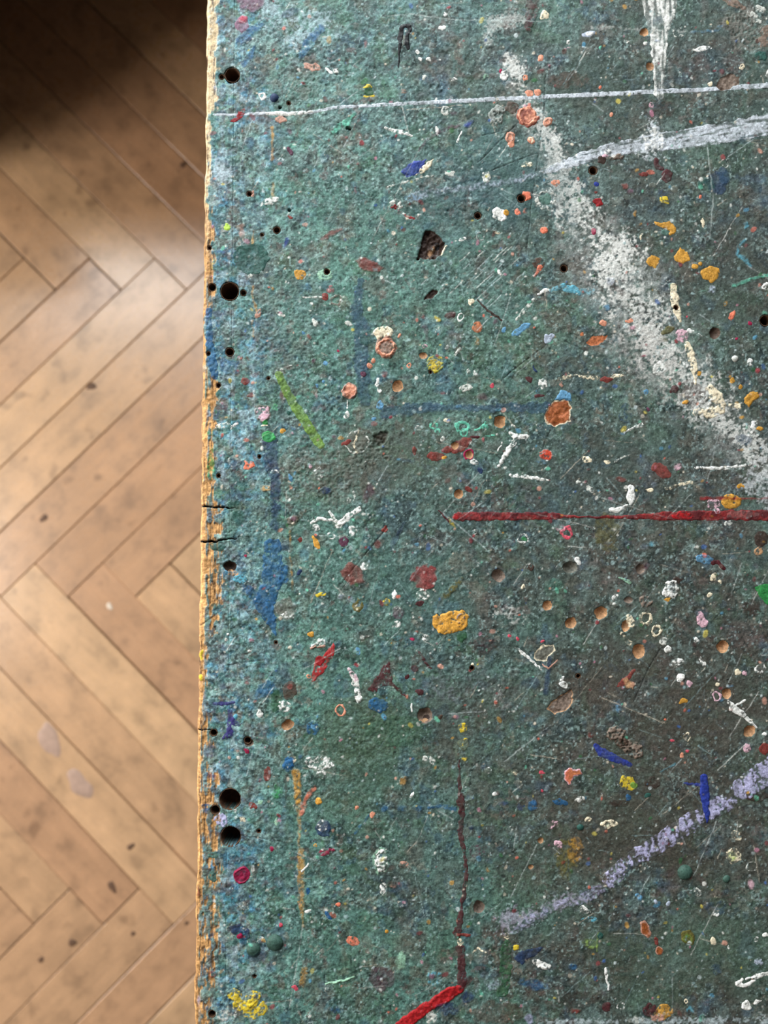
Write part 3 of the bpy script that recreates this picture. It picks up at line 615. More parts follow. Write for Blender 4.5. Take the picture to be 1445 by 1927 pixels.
for a in ((1315, 702, 5, 5), (1378, 716, 5, 5), (1394, 729, 4.5, 4.5), (1430, 807, 6, 5), (1393, 913, 7, 5.5)): S(*a, 'ochre')
Pg('ochre', (1399, 748), (1408, 739), (1426, 738), (1427, 746), (1416, 757), (1411, 766), (1402, 760), th=1.1); S(1376, 943, 18, 14, 'ochre', brk=.08, th=1.1)
S(1177, 779, 15, 22, 'slate', a=.55, brk=.45); Ln('white', (1174, 814, 3), (1195, 803, 4), (1207, 799, 8), brk=.2); S(1172, 813, 7, 6, 'sky', a=.7, brk=.2); S(1214, 738, 5, 5, 'sky', brk=.15); S(1219, 772, 4, 4, 'plum'); S(1128, 773, 10, 7, 'grey', brk=.3)
S(1244, 886, 18, 12, 'brick', rot=35, a=.85); S(1276, 879, 9, 8, 'pink', brk=.2, a=.8); Ln('white', (1187, 918, 11), (1187, 935, 17), (1186, 948, 6), th=1, rough=.15); Ln('white', (1150, 959, 9), (1166, 957, 9), (1180, 950, 3), rough=.2); S(1105, 865, 9, 6, 'cream', brk=.15); S(1142, 868, 6, 4, 'cream', brk=.2); Ln('offwhite', (1158, 868, 5), (1185, 855, 4), brk=.4); S(1222, 921, 8, 5, 'cream', brk=.15); Ln('cream', (1252, 920, 5), (1275, 914, 7), (1300, 906, 5), (1316, 918, 5), brk=.3); Ln('offwhite', (1088, 908, 9), (1102, 913, 14), (1116, 924, 7), brk=.4); S(1103, 908, 5, 4, 'crimson', a=.8); S(1168, 903, 10, 7, 'brick', a=.6, brk=.15)
Ln('white', (1307, 880, 4), (1360, 882, 6), (1412, 874, 5), brk=.12); S(1398, 828, 18, 12, 'slate', a=.5); R(1395, 829, 6, 3, 'offwhite', brk=.2)
# red lines
Ln('red', (862, 972, 17), (954, 972, 15), (1039, 971, 14), (1062, 972, 6), (1100, 973, 3), (1185, 973, 7), (1225, 972, 12), (1260, 971, 16), (1320, 970, 18), (1460, 969, 21), th=.8, a=.92, rough=.2, c2='maroon'); S(858, 972, 8, 8, 'scarlet', a=.7)
Ln('maroon', (860, 958, 8), (900, 957, 12), (960, 960, 8), a=.45, brk=.35); Ln('red', (1318, 938, 9), (1345, 938, 9), (1450, 938, 5), a=.7); S(1342, 948, 13, 10, 'pink', brk=.4); S(1350, 961, 6, 5, 'pink', brk=.2); S(1284, 970, 20, 7, 'scarlet', brk=.35); S(1396, 968, 30, 8, 'offwhite', brk=.68); S(1370, 986, 9, 6, 'offwhite', brk=.25); S(1155, 961, 7, 4, 'white', brk=.1)
Ln('yellow', (845, 974, 6), (850, 984, 9), (856, 994, 4), a=.7, brk=.25); Ln('maroon', (826, 960, 3), (846, 982, 3)); S(878, 940, 26, 14, 'maroon', a=.35, brk=.4)
# left, middle heights
S(565, 517, 12, 10, 'ochre', rot=25, brk=.1); S(612, 517, 15, 12, 'seafoam', brk=.3); Pg('brick', (664, 489), (690, 484), (724, 500), (716, 513), (682, 509), a=.8); S(613, 557, 6, 7, 'brick'); R(633, 565, 10, 6, 'brick', brk=.2, a=.8); R(633, 566, 13, 2.5, 'offwhite', brk=.45); S(621, 544, 8, 7, 'rose', a=.45, brk=.25)
Ln('ochre', (477, 540, 7), (474, 556, 5), (481, 575, 9), (482, 590, 4), a=.65, brk=.12); Ln('ochre', (474, 602, 5), (477, 632, 6), a=.5, brk=.2); S(486, 590, 6, 9, 'peach', rot=20, brk=.2); Ln('offwhite', (519, 585, 5), (528, 590, 10), (536, 596, 5), brk=.4); Ln('offwhite', (589, 600, 4), (595, 611, 10), brk=.25); Ln('offwhite', (572, 559, 4), (605, 560, 4), brk=.3); S(657, 609, 8, 5, 'offwhite', brk=.3); S(501, 520, 7, 8, 'slate', a=.6); S(470, 518, 5, 4, 'offwhite', brk=.2); S(580, 540, 8, 10, 'sky', a=.4, brk=.35)
S(720, 626, 19, 12, 'cream', brk=.12, th=2.2); S(727, 654, 20, 19, 'peach', th=2, brk=.04, c2='taupe', wrk=.6); R(727, 654, 15, 5, 'salmon', th=2.4, brk=.2); S(751, 632, 4.5, 4.5, 'salmon'); S(798, 651, 6, 5.5, 'pink', brk=.15); R(769, 687, 4, 3, 'salmon', brk=.1)
S(450, 590, 14, 12, 'cyan', a=.4, brk=.2); S(454, 652, 10, 8, 'cyan', a=.5, brk=.2); S(411, 646, 6, 5, 'cyan', a=.7, brk=.1); S(466, 673, 7, 4, 'brick', rot=30, a=.7)
Ln('moss', (524, 706, 14), (550, 756, 17), (582, 806, 19), (603, 838, 15), a=.88, rough=.15); S(604, 842, 8, 5, 'olive', a=.6)
S(462, 718, 9, 6, 'brick', rot=20, a=.9, brk=.05); S(470, 744, 6, 6, 'brick', a=.85); S(581, 634, 7, 5, 'brick', a=.8); S(591, 679, 6, 6, 'plum', a=.7); S(612, 684, 4, 5, 'sky', brk=.1); S(610, 719, 4, 4, 'sky', brk=.15); S(595, 726, 3, 5, 'sky'); S(596, 745, 4, 7, 'pink', a=.7); S(572, 627, 3, 4, 'sky'); S(636, 660, 3, 3, 'crimson'); Ln('offwhite', (530, 697, 9), (548, 688, 5), brk=.4); S(531, 746, 6, 14, 'brick', a=.35)
S(658, 734, 15, 15, 'salmon', th=1.6, c2='brick', wrk=.7); R(658, 734, 13, 3.5, 'peach', th=2); S(701, 679, 4.5, 4.5, 'salmon', th=1); S(696, 690, 5, 6, 'salmon', th=1); S(685, 703, 5, 5, 'plum', th=1); S(725, 704, 8, 9, 'brick', a=.75, brk=.12); Ln('white', (712, 712, 4), (708, 724, 7), (715, 736, 8), brk=.2); Ln('white', (655, 753, 2.5), (653, 768, 2.5)); S(653, 780, 4, 8, 'white', rot=10, th=1)
S(494, 778, 16, 15, 'pink', brk=.24, th=1.2); R(494, 778, 15, 3, 'grey', brk=.3); S(517, 765, 6, 7, 'leaf', a=.7, brk=.15); S(499, 796, 6, 6, 'green'); Ln('cream', (493, 802, 3), (503, 801, 3)); S(506, 821, 12, 11.5, 'leaf', th=1, a=.92); S(468, 875, 10, 8, 'coral', brk=.1, th=.9); S(516, 889, 8, 5, 'white', brk=.35); S(543, 777, 4, 4, 'bottle'); S(531, 811, 5, 4, 'ochre', rot=-20)
S(552, 808, 5, 4, 'sky', a=.7); S(545, 900, 4, 8, 'sky', rot=-20); S(599, 890, 10, 11, 'white', brk=.52); S(583, 877, 4, 4, 'pink'); S(600, 917, 3, 3, 'coral'); S(440, 872, 12, 12, 'slate', a=.7); R(440, 868, 9, 5, 'white', brk=.55); S(499, 917, 13, 7, 'ochre', brk=.22, a=.8); S(546, 918, 5, 5, 'salmon', a=.6); Ln('white', (410, 804, 10), (428, 800, 12), brk=.4); Ln('white', (434, 806, 4), (446, 796, 5), brk=.2)
S(716, 763, 7, 9, 'sky', brk=.22); S(704, 787, 5, 4, 'sky', brk=.15); R(671, 832, 21, 3, 'offwhite', brk=.33); S(671, 832, 19, 22, 'grey', a=.4); S(651, 834, 9, 5, 'brick', rot=-20); Ln('cream', (676, 812, 3), (665, 836, 5), (672, 852, 4), brk=.2); S(629, 821, 6, 6, 'plum', a=.6); S(568, 838, 9, 4, 'mint', a=.5, brk=.4); S(651, 940, 10, 10, 'offwhite', brk=.55); Ln('offwhite', (665, 925, 4), (668, 945, 6), brk=.3); S(466, 940, 9, 6, 'cyan', a=.6, brk=.3); S(440, 950, 14, 10, 'bottle', a=.8)
S(448, 975, 13, 16, 'bottle', a=.8); S(550, 978, 12, 12, 'taupe', a=.8, brk=.15, th=2); S(551, 976, 8, 7, 'mauve', a=.6)
Ln('white', (585, 984, 5), (600, 976, 7), (634, 980, 6), brk=.18, th=1); Ln('white', (620, 962, 6), (628, 976, 5), (636, 988, 6), brk=.15, th=1); Ln('white', (638, 988, 12), (655, 972, 11), (676, 958, 10), brk=.2, th=1); S(594, 993, 9, 7, 'white', brk=.3); S(664, 999, 8, 9, 'white', brk=.25); R(622, 1008, 6, 3, 'white', brk=.15)
Ln('amber', (590, 1010, 7), (595, 1022, 9), (599, 1031, 6)); S(646, 1020, 9, 9, 'plum', brk=.1); S(689, 996, 5, 6, 'plum', a=.8); S(724, 995, 5, 5, 'brick'); S(709, 1025, 10, 8, 'brick', a=.45); S(685, 1066, 10, 8, 'white', brk=.28); S(564, 1077, 6, 6, 'navy', th=1); Ln('ochre', (545, 1000, 7), (546, 1040, 6), (550, 1110, 8), a=.55, brk=.42)
S(538, 1146, 20, 20, 'grey', a=.6, th=1); S(542, 1160, 15, 9, 'white', brk=.42); R(539, 1147, 18, 2.5, 'silver', brk=.4); S(603, 1119, 9, 4, 'yellow', brk=.22); S(727, 1133, 9, 6, 'yellow', brk=.4); R(674, 1139, 9, 6, 'olive', brk=.25); S(672, 1142, 8, 7, 'cream', brk=.55); S(640, 1123, 9, 6, 'lavender', a=.5, brk=.3); S(660, 1128, 9, 8, 'lavender', a=.5, brk=.3); S(452, 1090, 12, 9, 'cyan', brk=.25); S(462, 1046, 4, 3, 'crimson'); S(564, 1017, 4, 5, 'brick')
S(585, 1195, 6, 6, 'ochre'); S(599, 1211, 13, 9, 'white', brk=.25, th=2); Ln('peach', (586, 1219, 4), (610, 1216, 5), brk=.15, th=2)
Pg('scarlet', (628, 1209), (631, 1226), (620, 1248), (612, 1266), (586, 1286), (592, 1242), (606, 1236), (616, 1222), brk=.2, a=.9); S(600, 1242, 10, 9, 'red'); R(582, 1272, 3, 2, 'salmon')
Ln('white', (656, 1258, 5), (666, 1275, 12), (670, 1290, 13), (675, 1318, 12), brk=.17, th=1.2, c2='pink'); Pg('maroon', (734, 1242), (716, 1262), (690, 1297), (706, 1305), (722, 1292), (740, 1292), (763, 1312), (758, 1300), (738, 1282), brk=.15, a=.92); S(714, 1327, 19, 14, 'blue', a=.85, brk=.08); R(640, 1337, 8, 4, 'salmon', th=1); Dt(542, 1364, 13, 11); S(536, 1331, 12, 12, 'white', brk=.36); S(488, 1342, 5, 8, 'white', brk=.08); S(589, 1371, 15, 14, 'blue', brk=.35, a=.8); S(588, 1367, 5, 4, 'sky')
S(673, 1224, 5, 8, 'sky', brk=.3); S(472, 1205, 6, 6, 'crimson', rot=30, brk=.1, a=.8); S(463, 1413, 5, 5, 'crimson'); S(444, 1348, 4, 5, 'cyan'); S(471, 1225, 4, 3, 'white'); S(600, 1435, 26, 14, 'white', brk=.4); S(612, 1452, 22, 14, 'white', brk=.58); S(544, 1434, 10, 12, 'blue', brk=.1); S(553, 1428, 5, 8, 'cream', brk=.4); S(567, 1424, 6, 7, 'slate', a=.7)
Dt(432, 1065, 12, 10, 'umber', dep=1.2); S(438, 1078, 9, 6, 'tan', brk=.2); S(428, 1192, 3.5, 3, 'white'); S(423, 1203, 3.5, 4, 'offwhite'); Dt(468, 1397, 9, 8, 'taupe')
# edge paint
Ln('blue', (393, 582, 10), (394, 630, 12), (399, 680, 18), (404, 708, 14), a=.85, brk=.12); S(432, 690, 20, 16, 'blue', a=.4, brk=.3); Ln('green', (398, 846, 12), (396, 870, 18), (397, 898, 14), a=.75, brk=.3); S(396, 816, 8, 12, 'green', a=.6, brk=.35); S(402, 497, 8, 11, 'lime', a=.5, brk=.45); S(414, 474, 18, 5, 'blue', a=.6, brk=.25)
S(410, 1027, 15, 9, 'bottle', a=.9, brk=.06); S(404, 1140, 10, 9, 'bottle', a=.8, brk=.15); Ln('indigo', (402, 1324, 5), (418, 1325, 7), (440, 1322, 4), a=.9); Pg('indigo', (428, 1338), (436, 1334), (440, 1350), (454, 1361), (446, 1366), (436, 1362), (438, 1390), (416, 1392), (424, 1376), (430, 1356), brk=.1, a=.92); S(378, 1231, 4, 10, 'yellow'); S(376, 1276, 4, 5, 'yellow'); S(396, 1460, 11, 8, 'indigo', a=.7, brk=.2); S(416, 1543, 13, 14, 'lilac', brk=.28); S(389, 1521, 10, 9, 'blue', a=.8, brk=.2); S(374, 1680, 4, 12, 'brick', a=.8); S(373, 1884, 6, 14, 'lilac', a=.7, brk=.1); S(398, 1835, 9, 8, 'crimson', a=.5, brk=.35); S(400, 1650, 8, 10, 'teal', brk=.2); S(396, 1760, 8, 12, 'slate', a=.7, brk=.3); S(401, 1610, 9, 6, 'teal', brk=.2); S(392, 1415, 12, 14, 'indigo', a=.35, brk=.3); S(392, 1345, 12, 10, 'brown', a=.6, brk=.2); S(406, 160, 5, 14, 'lavender', a=.6, brk=.3)
MK.append(dict(t='L', nm='saw_cut', p=((376, 953, 3.5), (410, 955, 3.5), (448, 957, 1.5)), col='black', dig=9, th=.2, rough=.05)); MK.append(dict(t='L', nm='saw_cut', p=((376, 1020, 3.5), (400, 1019, 4), (446, 1013, 1.5)), col='black', dig=9, th=.2, rough=.05)); MK.append(dict(t='L', nm='saw_cut', p=((374, 1374, 3), (404, 1374, 3)), col='black', dig=6, th=.2, rough=.05))
# middle
Ln('umber', (899, 565, 3.5), (918, 584, 5), (944, 602, 5)); S(1014, 495, 13, 10, 'brown', brk=.2); Ln('coral', (1016, 503, 9), (1005, 520, 4), brk=.22, a=.85); Ln('white', (1013, 554, 5), (1022, 547, 7), (1035, 545, 4), brk=.15); Ln('cyan', (1036, 546, 6), (1056, 539, 10), (1078, 545, 16), (1090, 552, 8), brk=.2, a=.9); Ln('offwhite', (972, 602, 4), (986, 585, 9), (1004, 563, 6), brk=.3); S(818, 600, 14, 8, 'yellow', brk=.5, a=.8); S(797, 596, 6, 6, 'brick', brk=.15, a=.8); S(845, 594, 11, 6, 'maroon', a=.9, rot=-10); R(866, 597, 6, 3, 'white'); S(826, 620, 8, 9, 'offwhite', brk=.6); Ln('plum', (800, 615, 12), (804, 640, 8), a=.4)
S(941, 511, 7, 6, 'white', brk=.2); S(885, 567, 7, 6, 'cream', brk=.1, rot=-30); S(820, 684, 16, 16, 'yellow', brk=.36, a=.85); R(820, 684, 14, 4, 'lime', brk=.25, a=.7); S(897, 616, 9, 11, 'orange', brk=.1, a=.85); S(897, 642, 5, 9, 'ochre', a=.7, brk=.15); Pg('sky', (963, 625), (975, 617), (984, 608), (999, 610), (994, 618), (984, 624), (976, 632), (965, 633), brk=.06); S(949, 620, 6, 5, 'sky', rot=-30); S(1034, 637, 8, 11, 'lavender', rot=30); S(933, 604, 8, 6, 'plum', a=.6)
Dt(797, 669, 7); Dt(749, 727, 10); Dt(940, 795, 12, 12); Dt(864, 930, 9); S(868, 838, 20, 11, 'brick', rot=-35, a=.95); S(843, 845, 12, 6, 'brick', rot=-15, a=.95); Dt(857, 839, 7); R(883, 856, 8, 3, 'crimson'); Dt(883, 856, 7); S(820, 858, 15, 9, 'brick', rot=-6, a=.98); S(836, 860, 4, 4, 'ochre'); S(780, 849, 5, 8, 'brick', a=.85)
S(865, 650, 6, 5, 'black', brk=.3, a=.8); Ln('offwhite', (855, 670, 4), (866, 655, 5), brk=.3); S(840, 653, 5, 5, 'silver', brk=.3); Ln('offwhite', (820, 722, 5), (845, 718, 6), brk=.45); S(877, 729, 12, 7, 'offwhite', rot=-15, brk=.2); S(895, 700, 5, 8, 'white', brk=.4); S(880, 700, 4, 5, 'offwhite', brk=.3); S(1021, 722, 8, 11, 'white', brk=.3); Ln('cream', (1042, 715, 5), (1064, 710, 9), (1085, 706, 4), brk=.38); S(1056, 723, 5, 5, 'peach', brk=.3); S(1041, 666, 9, 7, 'cream', brk=.4, a=.75); Ln('navy', (1004, 690, 4), (1009, 700, 5)); S(904, 886, 5, 6, 'navy'); S(995, 714, 8, 5, 'maroon', rot=20, a=.85); S(1015, 745, 10, 4, 'maroon', a=.9); S(882, 922, 7, 5, 'brick', rot=20); S(927, 725, 3.5, 4, 'rose'); S(864, 766, 8, 5, 'sky', a=.5, brk=.2); S(944, 771, 13, 5, 'cyan', a=.55, brk=.2); S(908, 748, 14, 8, 'plum', a=.4)
Pg('rust', (1025, 787), (1030, 767), (1044, 753), (1069, 752), (1075, 770), (1072, 794), (1050, 802), (1031, 799), nm='bare_chip', dig=2.2, c2='orange', rim='cream'); Pg('sky', (1044, 753), (1056, 733), (1074, 739), (1076, 758), (1060, 752), brk=.03, th=1)
R(816, 801, 6, 4, 'mint', brk=.2); S(824, 812, 5, 6, 'mint', brk=.4); R(870, 803, 10, 6, 'mint', brk=.22); R(872, 814, 7, 4, 'mint', brk=.2); Ln('mint', (894, 810, 4), (905, 806, 5), (914, 797, 8), (918, 808, 4), brk=.25); Ln('mint', (912, 820, 3), (930, 820, 3), brk=.25); S(893, 822, 8, 3, 'maroon'); S(908, 828, 4, 6, 'rose', a=.8, brk=.1); S(834, 826, 4, 6, 'offwhite', brk=.2); S(842, 791, 8, 4, 'cream', brk=.35); S(790, 805, 10, 6, 'offwhite', brk=.5)
Ln('white', (959, 814, 6), (970, 822, 11), (990, 822, 9), brk=.2, th=1); Ln('white', (968, 832, 8), (956, 846, 12), (948, 862, 11), (939, 877, 8), brk=.22, th=1); S(963, 804, 6, 5, 'offwhite', brk=.35); S(1026, 856, 11, 11, 'rust2', brk=.14, th=1); R(1028, 856, 11, 3, 'white', brk=.4); S(1018, 870, 12, 5, 'sky', a=.5, brk=.4); Ln('white', (960, 894, 6), (992, 897, 8), (1034, 904, 5), brk=.25); Ln('white', (938, 849, 2.5), (945, 832, 2.5)); S(893, 870, 9, 5, 'white', brk=.25, rot=20); S(790, 893, 6, 5, 'taupe', a=.6); S(766, 867, 18, 6, 'slate', a=.45); S(1015, 803, 8, 6, 'offwhite', brk=.5)
R(984, 1014, 9, 4, 'white', brk=.28); S(985, 1015, 5, 6, 'leaf', a=.8); R(1066, 1002, 9, 6, 'rose', brk=.2); S(1055, 994, 10, 7, 'pink', a=.5, brk=.3); R(892, 1001, 5, 2, 'white', brk=.3); S(796, 1120, 14, 12, 'white', brk=.38); S(790, 1135, 9, 5, 'maroon', a=.9); Dt(938, 1084, 12, 12, 'taupe'); S(942, 1080, 6, 5, 'black', a=.7, brk=.2); Dt(1030, 1140, 10); Dt(1074, 1173, 11); Dt(1072, 1068, 13, 11, 'grey'); S(895, 1062, 9, 8, 'white', brk=.45); S(888, 1054, 9, 5, 'umber', a=.7, brk=.2); S(999, 1067, 6, 6, 'umber', brk=.2); S(976, 1071, 8, 4, 'peach', brk=.4, a=.6); S(984, 1102, 3, 5, 'cream'); S(1040, 1100, 22, 12, 'mint', brk=.75, a=.7)
S(750, 1152, 12, 13, 'plum', a=.6, brk=.1, th=1.5); S(750, 1148, 10, 8, 'offwhite', brk=.52, th=2); S(741, 1118, 4, 9, 'white', rot=8); S(749, 1174, 6, 6, 'white', brk=.3); S(802, 1200, 9, 8, 'white', brk=.34); S(748, 1200, 14, 9, 'cyan', a=.4, brk=.5); S(776, 1202, 3.5, 4, 'crimson')
Pg('amber', (813, 1162), (819, 1156), (826, 1160), (845, 1150), (870, 1148), (882, 1160), (880, 1178), (868, 1188), (846, 1194), (826, 1190), (816, 1178), th=1.4, brk=.05, wrk=.4); S(868, 1164, 10, 10, 'taupe', brk=.4, th=1.8); Ln('maroon', (789, 1228, 5), (800, 1246, 5), (811, 1258, 4), brk=.15, a=.9); S(781, 1258, 8, 6, 'maroon', a=.9, brk=.1); S(790, 1302, 9, 6, 'maroon', a=.9); S(766, 1272, 5, 5, 'maroon'); S(765, 1311, 4, 5, 'coral', a=.7)
Pg('grey', (1003, 1238), (1010, 1224), (1024, 1214), (1043, 1211), (1044, 1226), (1031, 1236), (1027, 1245), (1008, 1243), nm='bare_chip', dig=1.6, rim='cream'); Pg('taupe', (1028, 1335), (1040, 1320), (1056, 1306), (1076, 1299), (1076, 1326), (1064, 1340), (1044, 1346), nm='bare_chip', dig=3, rim='tan'); Ln('white', (971, 1219, 4), (990, 1234, 6), (1019, 1259, 3), brk=.2); S(1061, 1290, 6, 9, 'white', brk=.12, rot=-20); S(1057, 1277, 4, 5, 'white'); Ln('peach', (1020, 1250, 3), (1032, 1258, 4), (1050, 1242, 2.5)); S(958, 1196, 3, 3, 'rose'); S(973, 1202, 3, 3, 'rose'); S(1019, 1207, 4, 3, 'rose')
Dt(800, 1346, 15, 14, 'taupe'); S(802, 1352, 6, 5, 'umber'); S(798, 1356, 8, 4, 'tan', brk=.2); Ln('white', (774, 1324, 3), (776, 1340, 4)); S(869, 1370, 9, 9, 'yellow', brk=.4); S(872, 1400, 10, 12, 'yellow', brk=.6); S(872, 1428, 7, 6, 'yellow', brk=.55, a=.8); S(857, 1349, 10, 6, 'mauve', a=.6); S(800, 1431, 6, 9, 'offwhite', brk=.35); S(813, 1432, 6, 8, 'offwhite', brk=.35); S(932, 1311, 7, 9, 'white', brk=.42); S(900, 1254, 9, 5, 'silver', a=.6, brk=.3); S(888, 1250, 3.5, 3, 'cream'); S(898, 1297, 6, 8, 'mint', brk=.6, a=.7); S(800, 1405, 9, 14, 'brown', a=.5, brk=.2); S(830, 1350, 5, 5, 'brown')
# right, lower
Dt(1130, 1153, 12); Dt(1177, 1178, 9, 10); Ln('cream', (1182, 1160, 9), (1188, 1172, 14), brk=.12, th=1.2); Ln('cream', (1170, 1192, 9), (1184, 1208, 10), brk=.3, a=.85); Dt(1203, 1225, 12, 13); Dt(1361, 1217, 12); Dt(1368, 1305, 8.5, 10); Dt(1410, 1377, 11); Dt(1205, 1070, 9, col='taupe'); S(1216, 1066, 7, 9, 'plum', a=.5); Dt(1183, 1129, 9, 6, 'taupe'); R(1214, 1164, 10, 6, 'cream', brk=.22, th=1.2); R(1236, 1187, 8, 5, 'cream', brk=.15, th=1.2); S(1249, 1207, 8, 7, 'offwhite', brk=.25); S(1256, 1222, 6.5, 7, 'white', th=1.3); S(1280, 1275, 8, 8, 'white', th=1.3); S(1297, 1287, 6, 6, 'pink', th=1); S(1159, 1124, 6.5, 6.5, 'white', brk=.12); S(1155, 1137, 4, 4, 'offwhite'); S(1180, 1138, 12, 4, 'black', a=.5, brk=.3)
Pg('umber', (1264, 1093), (1272, 1083), (1286, 1088), (1280, 1102), a=.9); S(1263, 1110, 15, 18, 'white', brk=.24, th=2, rot=20); S(1263, 1105, 12, 9, 'cyan', brk=.6, a=.5); S(1254, 1129, 6, 4, 'ochre', brk=.2); S(1214, 1132, 12, 12, 'taupe', brk=.3, th=2.2); S(1320, 1164, 9.5, 16, 'pink', rot=-8, th=1); Pg('green', (1420, 1106), (1436, 1099), (1460, 1101), (1460, 1146), (1442, 1136), (1428, 1124)); Pg('sky', (1307, 1048), (1324, 1044), (1340, 1050), (1346, 1060), (1330, 1062), (1314, 1058), brk=.18, a=.9); Ln('maroon', (1342, 1058, 12), (1352, 1060, 7), (1361, 1070, 6)); S(1228, 1025, 12, 7, 'cyan', a=.6, brk=.42); S(1432, 1015, 13, 14, 'umber', a=.9, th=.3); S(1427, 1037, 8, 8, 'tan', brk=.35); S(1342, 1085, 7, 9, 'cream', brk=.2); S(1355, 1094, 4, 4, 'cream', brk=.2); S(1334, 1118, 5, 5, 'cream', brk=.15); S(1371, 1147, 5, 3.5, 'crimson', a=.7); S(1155, 997, 7, 5, 'silver', a=.6); S(1088, 1056, 5, 7, 'white', brk=.15); Ln('seafoam', (1165, 1087, 3), (1186, 1096, 7), brk=.15); R(1114, 995, 4, 2, 'black')
Pg('brick', (1160, 1293), (1168, 1278), (1194, 1258), (1188, 1275), (1180, 1286), (1172, 1292), a=.9); Pg('tan', (1168, 1278), (1178, 1272), (1194, 1286), (1192, 1300), (1178, 1296), brk=.08, a=.8); S(1274, 1248, 14, 9, 'white', brk=.34, rot=-20, th=1.5); Ln('white', (1317, 1238, 5), (1326, 1250, 8), brk=.35); S(1310, 1205, 4, 6, 'white', brk=.12); S(1306, 1213, 7, 6, 'maroon', a=.7, brk=.2); S(1432, 1258, 11, 10, 'white', brk=.42); S(1389, 1265, 6, 6, 'cream', brk=.08); S(1401, 1267, 5, 4, 'pink', brk=.2); S(1351, 1287, 4, 5, 'cream'); Ln('white', (1370, 1320, 6), (1380, 1332, 18), (1396, 1344, 11), (1408, 1354, 6), (1424, 1370, 2.5), brk=.1, th=1.1); Ln('white', (1386, 1326, 4), (1402, 1318, 4)); R(1349, 1311, 7, 4, 'pink', brk=.15); S(1357, 1318, 7, 5, 'sky', a=.6, brk=.15); S(1374, 1290, 8, 5, 'sky', a=.6, brk=.2); S(1424, 1308, 8, 5, 'olive', a=.8, brk=.3)
S(1158, 1380, 18, 13, 'taupe', brk=.22, th=3); S(1185, 1407, 26, 14, 'taupe', rot=35, brk=.25, th=3); S(1170, 1395, 12, 9, 'brown', brk=.2, th=2); Ln('cobalt', (1121, 1405, 10), (1133, 1416, 16), (1150, 1424, 16), (1186, 1440, 7), a=.95, rough=.2); S(1287, 1319, 8, 5, 'ochre', rot=-15); S(1293, 1414, 4, 3.5, 'rose', a=.85); S(1282, 1421, 4.5, 4.5, 'salmon'); S(1406, 1408, 8, 9, 'pink', brk=.18); S(1440, 1408, 12, 10, 'brick'); R(1292, 1388, 6, 3, 'cream', brk=.3); S(1112, 1383, 8, 8, 'brick', a=.5, brk=.25); S(1439, 1382, 5, 4, 'white', brk=.1); S(1263, 1393, 4, 3, 'rose'); S(1250, 1354, 3, 3, 'coral'); S(1165, 1330, 8, 12, 'sky', a=.4, brk=.4)
# lower left
S(455, 1647, 16, 16, 'crimson', th=1.3, c2='plum', wrk=.8); R(455, 1647, 14, 3.5, 'crimson', th=1.7, brk=.1); S(504, 1457, 8, 13, 'brick', a=.9); S(522, 1489, 13, 14, 'leaf', brk=.33, a=.65); S(543, 1441, 11, 11, 'blue', a=.9, brk=.1)
Ln('ochre', (557, 1454, 17), (560, 1480, 18), (561, 1510, 14), a=.8, brk=.1, rough=.2); Ln('ochre', (561, 1512, 12), (563, 1560, 10), (563, 1590, 8), a=.38, brk=.15); Ln('ochre', (566, 1600, 15), (566, 1640, 17), (566, 1696, 14), (570, 1742, 6), a=.55, brk=.2); Ln('ochre', (572, 1825, 16), (568, 1852, 14), a=.55, brk=.2); Ln('coral', (592, 1482, 11), (578, 1500, 12), (566, 1530, 12), a=.72, brk=.15); S(600, 1507, 6, 7, 'amber', th=1); S(609, 1558, 14, 17, 'navy', a=.85); S(607, 1553, 11, 12, 'white', brk=.48); S(613, 1603, 14, 7, 'crimson', rot=-15, brk=.22, a=.85); S(611, 1597, 6, 4, 'white', brk=.3)
S(671, 1520, 5, 4, 'salmon'); S(702, 1533, 5, 5, 'salmon', brk=.1); S(579, 1676, 5, 6, 'blue'); S(618, 1723, 4, 10, 'blue', rot=-40); Ln('blue', (694, 1534, 6), (668, 1566, 10), a=.5, brk=.25); S(724, 1521, 7, 7, 'blue', a=.6, brk=.2); S(476, 1516, 8, 5, 'brick', rot=30, brk=.2); S(491, 1508, 5, 5, 'seafoam', brk=.15); S(457, 1545, 6, 9, 'cream', brk=.45); S(520, 1545, 3, 9, 'seafoam', brk=.2); S(506, 1610, 14, 10, 'mint', brk=.65, a=.7, rot=-30); S(512, 1597, 4, 4, 'crimson'); Ln('white', (580, 1626, 4), (568, 1640, 3)); R(593, 1592, 3, 2.5, 'amber')
S(716, 1622, 18, 26, 'seafoam', brk=.34, a=.8); S(718, 1622, 13, 20, 'white', brk=.26, th=1.3); S(721, 1672, 7, 14, 'white', brk=.34); S(680, 1610, 10, 12, 'offwhite', brk=.65); S(615, 1675, 26, 16, 'seafoam', brk=.62, a=.6); S(529, 1740, 4, 4, 'rose'); S(637, 1703, 4, 4, 'coral'); Dm(517, 1774, 15); Dm(477, 1787, 13); S(491, 1769, 7, 7, 'offwhite', brk=.35); S(470, 1776, 6, 4, 'mint', a=.8); Pg('navy', (430, 1746), (452, 1738), (470, 1748), (468, 1766), (458, 1770), (440, 1758), a=.9, brk=.12); S(450, 1761, 5, 6, 'crimson'); S(458, 1748, 6, 5, 'offwhite', brk=.4); S(418, 1764, 10, 9, 'cream', brk=.6); S(458, 1706, 12, 8, 'cream', brk=.6); S(480, 1800, 20, 10, 'slate', a=.35)
for a in ((442, 1872, 14, 12), (476, 1880, 14, 16), (474, 1905, 20, 14), (446, 1895, 9, 12), (494, 1897, 9, 12)): S(*a, 'yellow', brk=.42, th=.7)
